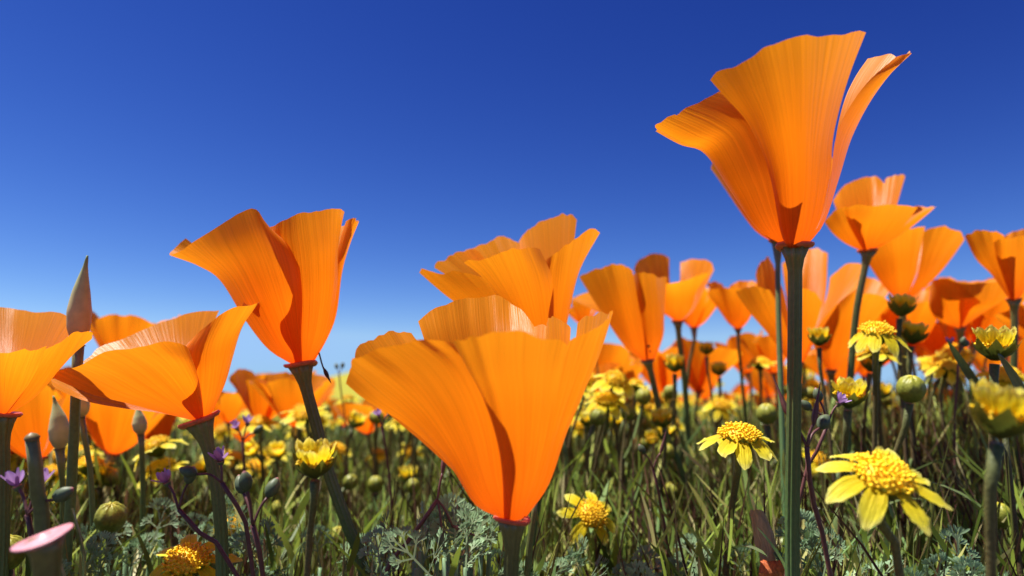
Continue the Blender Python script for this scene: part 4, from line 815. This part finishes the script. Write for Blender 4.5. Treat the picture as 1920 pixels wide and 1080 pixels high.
FC = [(818, 1005, .185, 'under the left side of the broad poppy'), (880, 975, .20, 'right beside the stem of the broad poppy'), (770, 1025, .19, 'under the dark hanging filaree beaks'), (985, 1050, .2, 'at the foot of the leaning pale stalk'),
      (1190, 1060, .2, 'below the daisy turned aside'), (1555, 1035, .2, 'at the foot of the tall ribbed stem'), (1620, 1060, .2, 'below the petals of the largest daisy'), (365, 985, .24, 'under the pair of edge-on daisies'), (455, 1010, .22, 'behind the three fat filaree buds'),
      (720, 1050, .22, 'at the foot of the bent poppy stem'), (250, 985, .24, 'behind the round green leafy bud'), (110, 1050, .2, 'behind the pink-collared spent stalk'), (540, 1045, .22, 'left of the bent poppy stem, low down'), (1330, 1050, .22, 'under the fuzzy leaning bud'), (1760, 1050, .2, 'under the blurred green daisy bud')]
for k, (px, py, D, w) in enumerate(FC): fern_clump('finely cut blue-green poppy leaves ' + w, px, py + 34, D, n=8, s=.5, seed=k)
def scrap(name, label, cat, pts, D, w, mat, seed):
    P = catmull([at(x, y, D + dz * D / F) for x, y, dz in pts], 16); o = P[-1].copy(); o[2] = max(ground_z(o[0], o[1]), 0); V = []; U = []
    r_ = np.random.default_rng(seed); T, A, B = frame_path(P)
    for i in range(9):
        u = i / 8 * 2 - 1
        for j in range(16):
            t = j / 15; ww = w * D / F * (.35 + .65 * math.sin(math.pi * (.12 + .8 * t))) ; a = u * 1.5
            V.append(P[j] - P[-1] + RIGHT * math.sin(a) * ww + np.array([0, -1, .1]) * math.cos(a) * ww * .6 + r_.normal(0, .0002, 3)); U.append((i / 8, t))
    root = thing(name, label, cat, Vector(P[-1])); obj('petal' if name == 'withered_petal' else 'sheath', mesh_from(name, V, grid_faces(9, 16), M[mat], U), root)
    return root
r0 = scrap('dry_sheath', 'tan papery dry sheath standing left of the tall ribbed stem', 'dry leaf', [(1418, 955, 0), (1428, 990, 0), (1437, 1030, 2), (1440, 1075, 4)], .205, 19, 'dry', 1)
P = catmull(path_to_ground([at(1439, 1060, .206), at(1441, 1085, .207)])[::-1], 10); obj('stalk', tube(P, .0012, 8, M['dstem'], 'stalk', origin=np.array(r0.location)), r0)
r0 = scrap('withered_petal', 'crumpled orange-red withered petal beside the foot of the tall ribbed stem', 'petal', [(1448, 1050, 0), (1450, 1064, -8), (1452, 1080, -6), (1454, 1110, 0)], .20, 30, 'dry_red', 2)
P = catmull(path_to_ground([at(1452, 1085, .20), at(1453, 1110, .20)])[::-1], 10); obj('stalk', tube(P, .0010, 8, M['dstem'], 'stalk', origin=np.array(r0.location)), r0)
# upright blades one can pick out
def blade_plant(label, px, py, D, L, W, az, el, bend, seed):
    tip = at(px, py, D); me = blade_mesh(L, W, bend, seed, nt=12)
    dirv = np.array([math.cos(az) * math.cos(el), math.sin(az) * math.cos(el), math.sin(el)]); foot = tip - dirv * L
    full = path_to_ground([foot, foot - np.array([0, 0, .01])]); loc = Vector(full[-1]); loc.z = ground_z(loc.x, loc.y)
    root = thing('leafy_shoot', label, 'leaf', loc); o = np.array(root.location)
    obj('stem', tube(catmull(full[::-1], 10), .0009, 8, M['dstem'], 'stem', origin=o), root)
    m = Matrix.Translation(Vector(foot - o)) @ Matrix.Rotation(az, 4, 'Z') @ Matrix.Rotation(-el, 4, 'Y') @ Matrix.Rotation(-1.2, 4, 'X'); obj('leaf', me, root, m)
blade_plant('broad grey-green blade crossing in front of the ragged golden daisy', 1915, 668, .17, .024, .0036, 1.1, 1.0, .2, 1)
blade_plant('long upright green blade right of the tall upright daisy', 1770, 645, .24, .03, .0028, 2.3, 1.05, .3, 2)
blade_plant('upright grey-green leaf beside the round green leafy bud', 178, 948, .16, .02, .0026, 1.9, 1.4, .2, 3)
blade_plant('pale leaf with a notched edge under the round green leafy bud', 152, 1012, .15, .016, .0034, 1.8, 1.35, .3, 4)

# ------------------------------------------------------------------ the uncountable plant mass
def strips(base, tip, width, bend, nseg, tint, face=None):
    """many thin blades: base, tip (n,3), width (n,), bend (n,3) sideways bow"""
    n = len(base); t = np.linspace(0, 1, nseg + 1)[None, :, None]
    C = base[:, None, :] * (1 - t) + tip[:, None, :] * t + bend[:, None, :] * (4 * t * (1 - t)) 
    ang_ = rng.uniform(0, 6.28, n) if face is None else face
    side = np.stack([np.cos(ang_), np.sin(ang_), np.zeros(n)], 1)[:, None, :]
    w = (width[:, None] * np.interp(t[0, :, 0], [0, .2, .6, .9, 1], [.55, .9, 1, .6, .08])[None, :])[:, :, None] / 2
    V = np.stack([C - side * w, C + side * w], axis=2).reshape(-1, 3)
    k = (np.arange(n) * (nseg + 1) * 2)[:, None] + (np.arange(nseg) * 2)[None, :]; k = k.ravel()
    return V, np.stack([k, k + 1, k + 3, k + 2], 1), np.repeat(tint, (nseg + 1) * 2)
def scatter(n, d0, d1, power=1.0, spread=1380):
    D = (d0 ** (2 - power) + rng.uniform(size=n) * (d1 ** (2 - power) - d0 ** (2 - power))) ** (1 / (2 - power))
    px = rng.uniform(960 - spread, 960 + spread, n); x = (px - 960) / F * D; return x, D * cp + 0 * x, D, px
def capped_height(h, px, D, slack):
    lim = veg_limit(px) + slack; zmax = EYE[2] - (lim - 745) / F * D
    return np.minimum(h, np.maximum(zmax, .02))
def near_heads(px, py, D):
    m = np.zeros(len(px), bool)
    for x, y, r, d in HEAD_RECTS[:len(DZ)]: m |= (D < d + .005) & (np.abs(px - x) < r * 1.25) & (py < y + r * 1.3)
    for x0, y0, x1, y1, d in POPPY_RECTS[:6]: m |= (D < d + .03) & (px > x0 - 10) & (px < x1 + 10) & (py < y1 + 15)
    return m
def blades(name, label, n, d0, d1, hmean, hsd, wid, mat, tints, nseg, lo=0.0, kind='blade', power=1.3):
    x, y, D, px = scatter(n, d0, d1, power); h = np.clip(rng.normal(hmean, hsd, n) + np.interp(px, [-300, 950, 1250, 1500, 1900], [0, 0, .022, .045, .08]) * np.interp(D, [.21, .40], [0, 1]) * rng.uniform(size=n) ** .7, .03, .2)
    h = capped_height(h, px, D, rng.exponential(28, n))
    keep = ~near_heads(px, 745 + (EYE[2] - h) / D * F, D); x, y, D, px, h = (a[keep] for a in (x, y, D, px, h)); n = len(x)
    base = np.stack([x, y, np.zeros(n)], 1)
    if lo: base[:, 2] = np.maximum(0, h - rng.uniform(lo * .5, lo * 1.3, n)); 
    lean = rng.normal(0, .16 if kind == 'stem' else .42, (n, 2)) * (h - base[:, 2])[:, None]
    tip = np.stack([x + lean[:, 0], y + np.abs(lean[:, 1]) * np.sign(rng.normal(.15, 1, n)), h], 1)
    bend = np.concatenate([rng.normal(0, .10, (n, 2)) * (h - base[:, 2])[:, None], np.zeros((n, 1))], 1) * .6
    if kind == 'stem':
        V = []; T_ = []; Q = []; 
        for f in (0, 2.09, 4.19):
            v, q, t = strips(base, tip, rng.uniform(*wid, n) * 0 + np.mean(wid), bend, nseg, rng.choice(tints, n) if f == 0 else tt, face=np.full(n, f)); 
            if f == 0: tt = t[::(nseg + 1) * 2]
            Q.append(q + len(V) * 0 + sum(len(a) for a in V)); V.append(v); T_.append(t)
        V = np.concatenate(V); Q = np.concatenate(Q); T_ = np.concatenate(T_)
    else: V, Q, T_ = strips(base, tip, rng.uniform(*wid, n), bend, nseg, np.clip(rng.choice(tints, n) + rng.normal(0, .06, n), 0, 1))
    o = obj(name, mesh_from(name, V, Q, M[mat], tint=T_)); o['kind'] = 'stuff'; o['label'] = label; o['category'] = 'plants'
blades('meadow_leaves', 'dense narrow green leaves between the flower stems', 25000, .20, 1.2, .098, .016, (.0008, .0024), 'blade', [.1, .3, .45, .55, .62, .75, .9, .97], 6, lo=.026)
blades('meadow_stems', 'tangle of thin brown and olive stems under the flowers', 21000, .21, 1.3, .108, .016, (.0008, .0015), 'wstem', [0, .2, .35, .55, .65, .85, .95], 6, kind='stem')
blades('far_meadow_leaves', 'soft green leaf mass farther out in the field', 38000, 1.1, 6, .102, .02, (.004, .009), 'blade', [.1, .3, .5, .6, .85], 3, lo=.07, power=.6)
def ferny_cover(n=3400):
    V = []; Q = []; T_ = []; x, y, D, px = scatter(n, .2, 1.0, 1.3); tot = 0
    for i in range(n):
        z = min(rng.uniform(.02, .075), EYE[2] - (veg_limit(px[i]) + 60 - 745) / F * D[i]); p = np.array([x[i], y[i], z]); L = rng.uniform(.012, .022); az = rng.uniform(0, 6.28); el = rng.uniform(.3, 1.3); m = 15
        d = np.array([math.cos(az) * math.cos(el), math.sin(az) * math.cos(el), math.sin(el)]); sd = np.array([-math.sin(az), math.cos(az), 0]); 
        b = np.repeat(np.linspace(.15, .8, 5), 3)[:, None]; sgn = np.tile([-1., 0., 1.], 5)[:, None]
        st = p + d * L * b; tp = st + (d * .7 + sd * sgn * .75) * L * .38 * (1.15 - b * .5)
        wv = np.cross(d, sd) * 0 + (sd - d * .5 * sgn); wv /= np.linalg.norm(wv, axis=1, keepdims=True); w = L * .05
        mid = (st + tp) / 2; q4 = np.stack([st, mid - wv * w * 1.2, tp, mid + wv * w * 1.2], 1).reshape(-1, 3); V.append(q4)
        k = np.arange(15)[:, None] * 4 + np.arange(4)[None, :] + tot; Q.append(k); tot += 60; T_.append(np.full(60, np.clip(rng.normal(.5, .3), 0, 1)))
    o = obj('ferny_ground_cover', mesh_from('ferny_ground_cover', np.concatenate(V), np.concatenate(Q), M['cover'], tint=np.concatenate(T_), smooth=False)); o['kind'] = 'stuff'; o['label'] = 'low ferny green leaves covering the soil'; o['category'] = 'plants'
ferny_cover()
def far_heads(name, label, n, d0, d1, size, mat, cup):
    x, y, D, px = scatter(n, d0, d1, .5, 1250); h = rng.normal(.132, .017, n); h = capped_height(h, px, D, rng.exponential(8, n) - 12); V = []; Q = []; T_ = []; tot = 0
    for i in range(n):
        c = np.array([x[i], y[i], h[i]]); r = size * rng.uniform(.7, 1.15); a0 = rng.uniform(0, 6.28); m = 8; a = a0 + np.arange(m) * 2 * math.pi / m
        tl = rng.normal(0, .25, 2)
        if cup:
            R0 = np.stack([np.cos(a) * r * .25, np.sin(a) * r * .25, 0 * a], 1); R1 = np.stack([np.cos(a) * r * .8, np.sin(a) * r * .8, 0 * a + r * .75], 1); R2 = np.stack([np.cos(a) * r * 1.05, np.sin(a) * r * 1.05, r * (1.3 + .25 * np.sin(2 * a + a0))], 1); P = np.concatenate([R0, R1, R2])
        else:
            rr = r * (1 - .35 * (np.arange(m) % 2)); R0 = np.stack([np.cos(a) * rr, np.sin(a) * rr, 0 * a], 1); R1 = np.stack([np.cos(a) * r * .5, np.sin(a) * r * .5, 0 * a + r * .22], 1); R2 = np.stack([np.cos(a) * r * .15, np.sin(a) * r * .15, 0 * a + r * .42], 1); P = np.concatenate([R0, R1, R2])
        P[:, 2] += P[:, 0] * tl[0] + P[:, 1] * tl[1]; V.append(P + c); j = np.arange(m); k = (j + 1) % m
        Q.append(np.concatenate([np.stack([j, k, k + m, j + m], 1), np.stack([j + m, k + m, k + 2 * m, j + 2 * m], 1)]) + tot); tot += 3 * m; T_.append(np.full(3 * m, rng.uniform()))
    o = obj(name, mesh_from(name, np.concatenate(V), np.concatenate(Q), M[mat], tint=np.concatenate(T_))); o['kind'] = 'stuff'; o['label'] = label; o['category'] = 'flowers'
far_heads('distant_yellow_flowers', 'countless yellow flower heads merging towards the horizon', 15000, .95, 14, .0125, 'yellowmass', False)
far_heads('distant_poppies', 'countless orange poppies merging towards the horizon', 900, 2.4, 18, .028, 'orangemass', True)
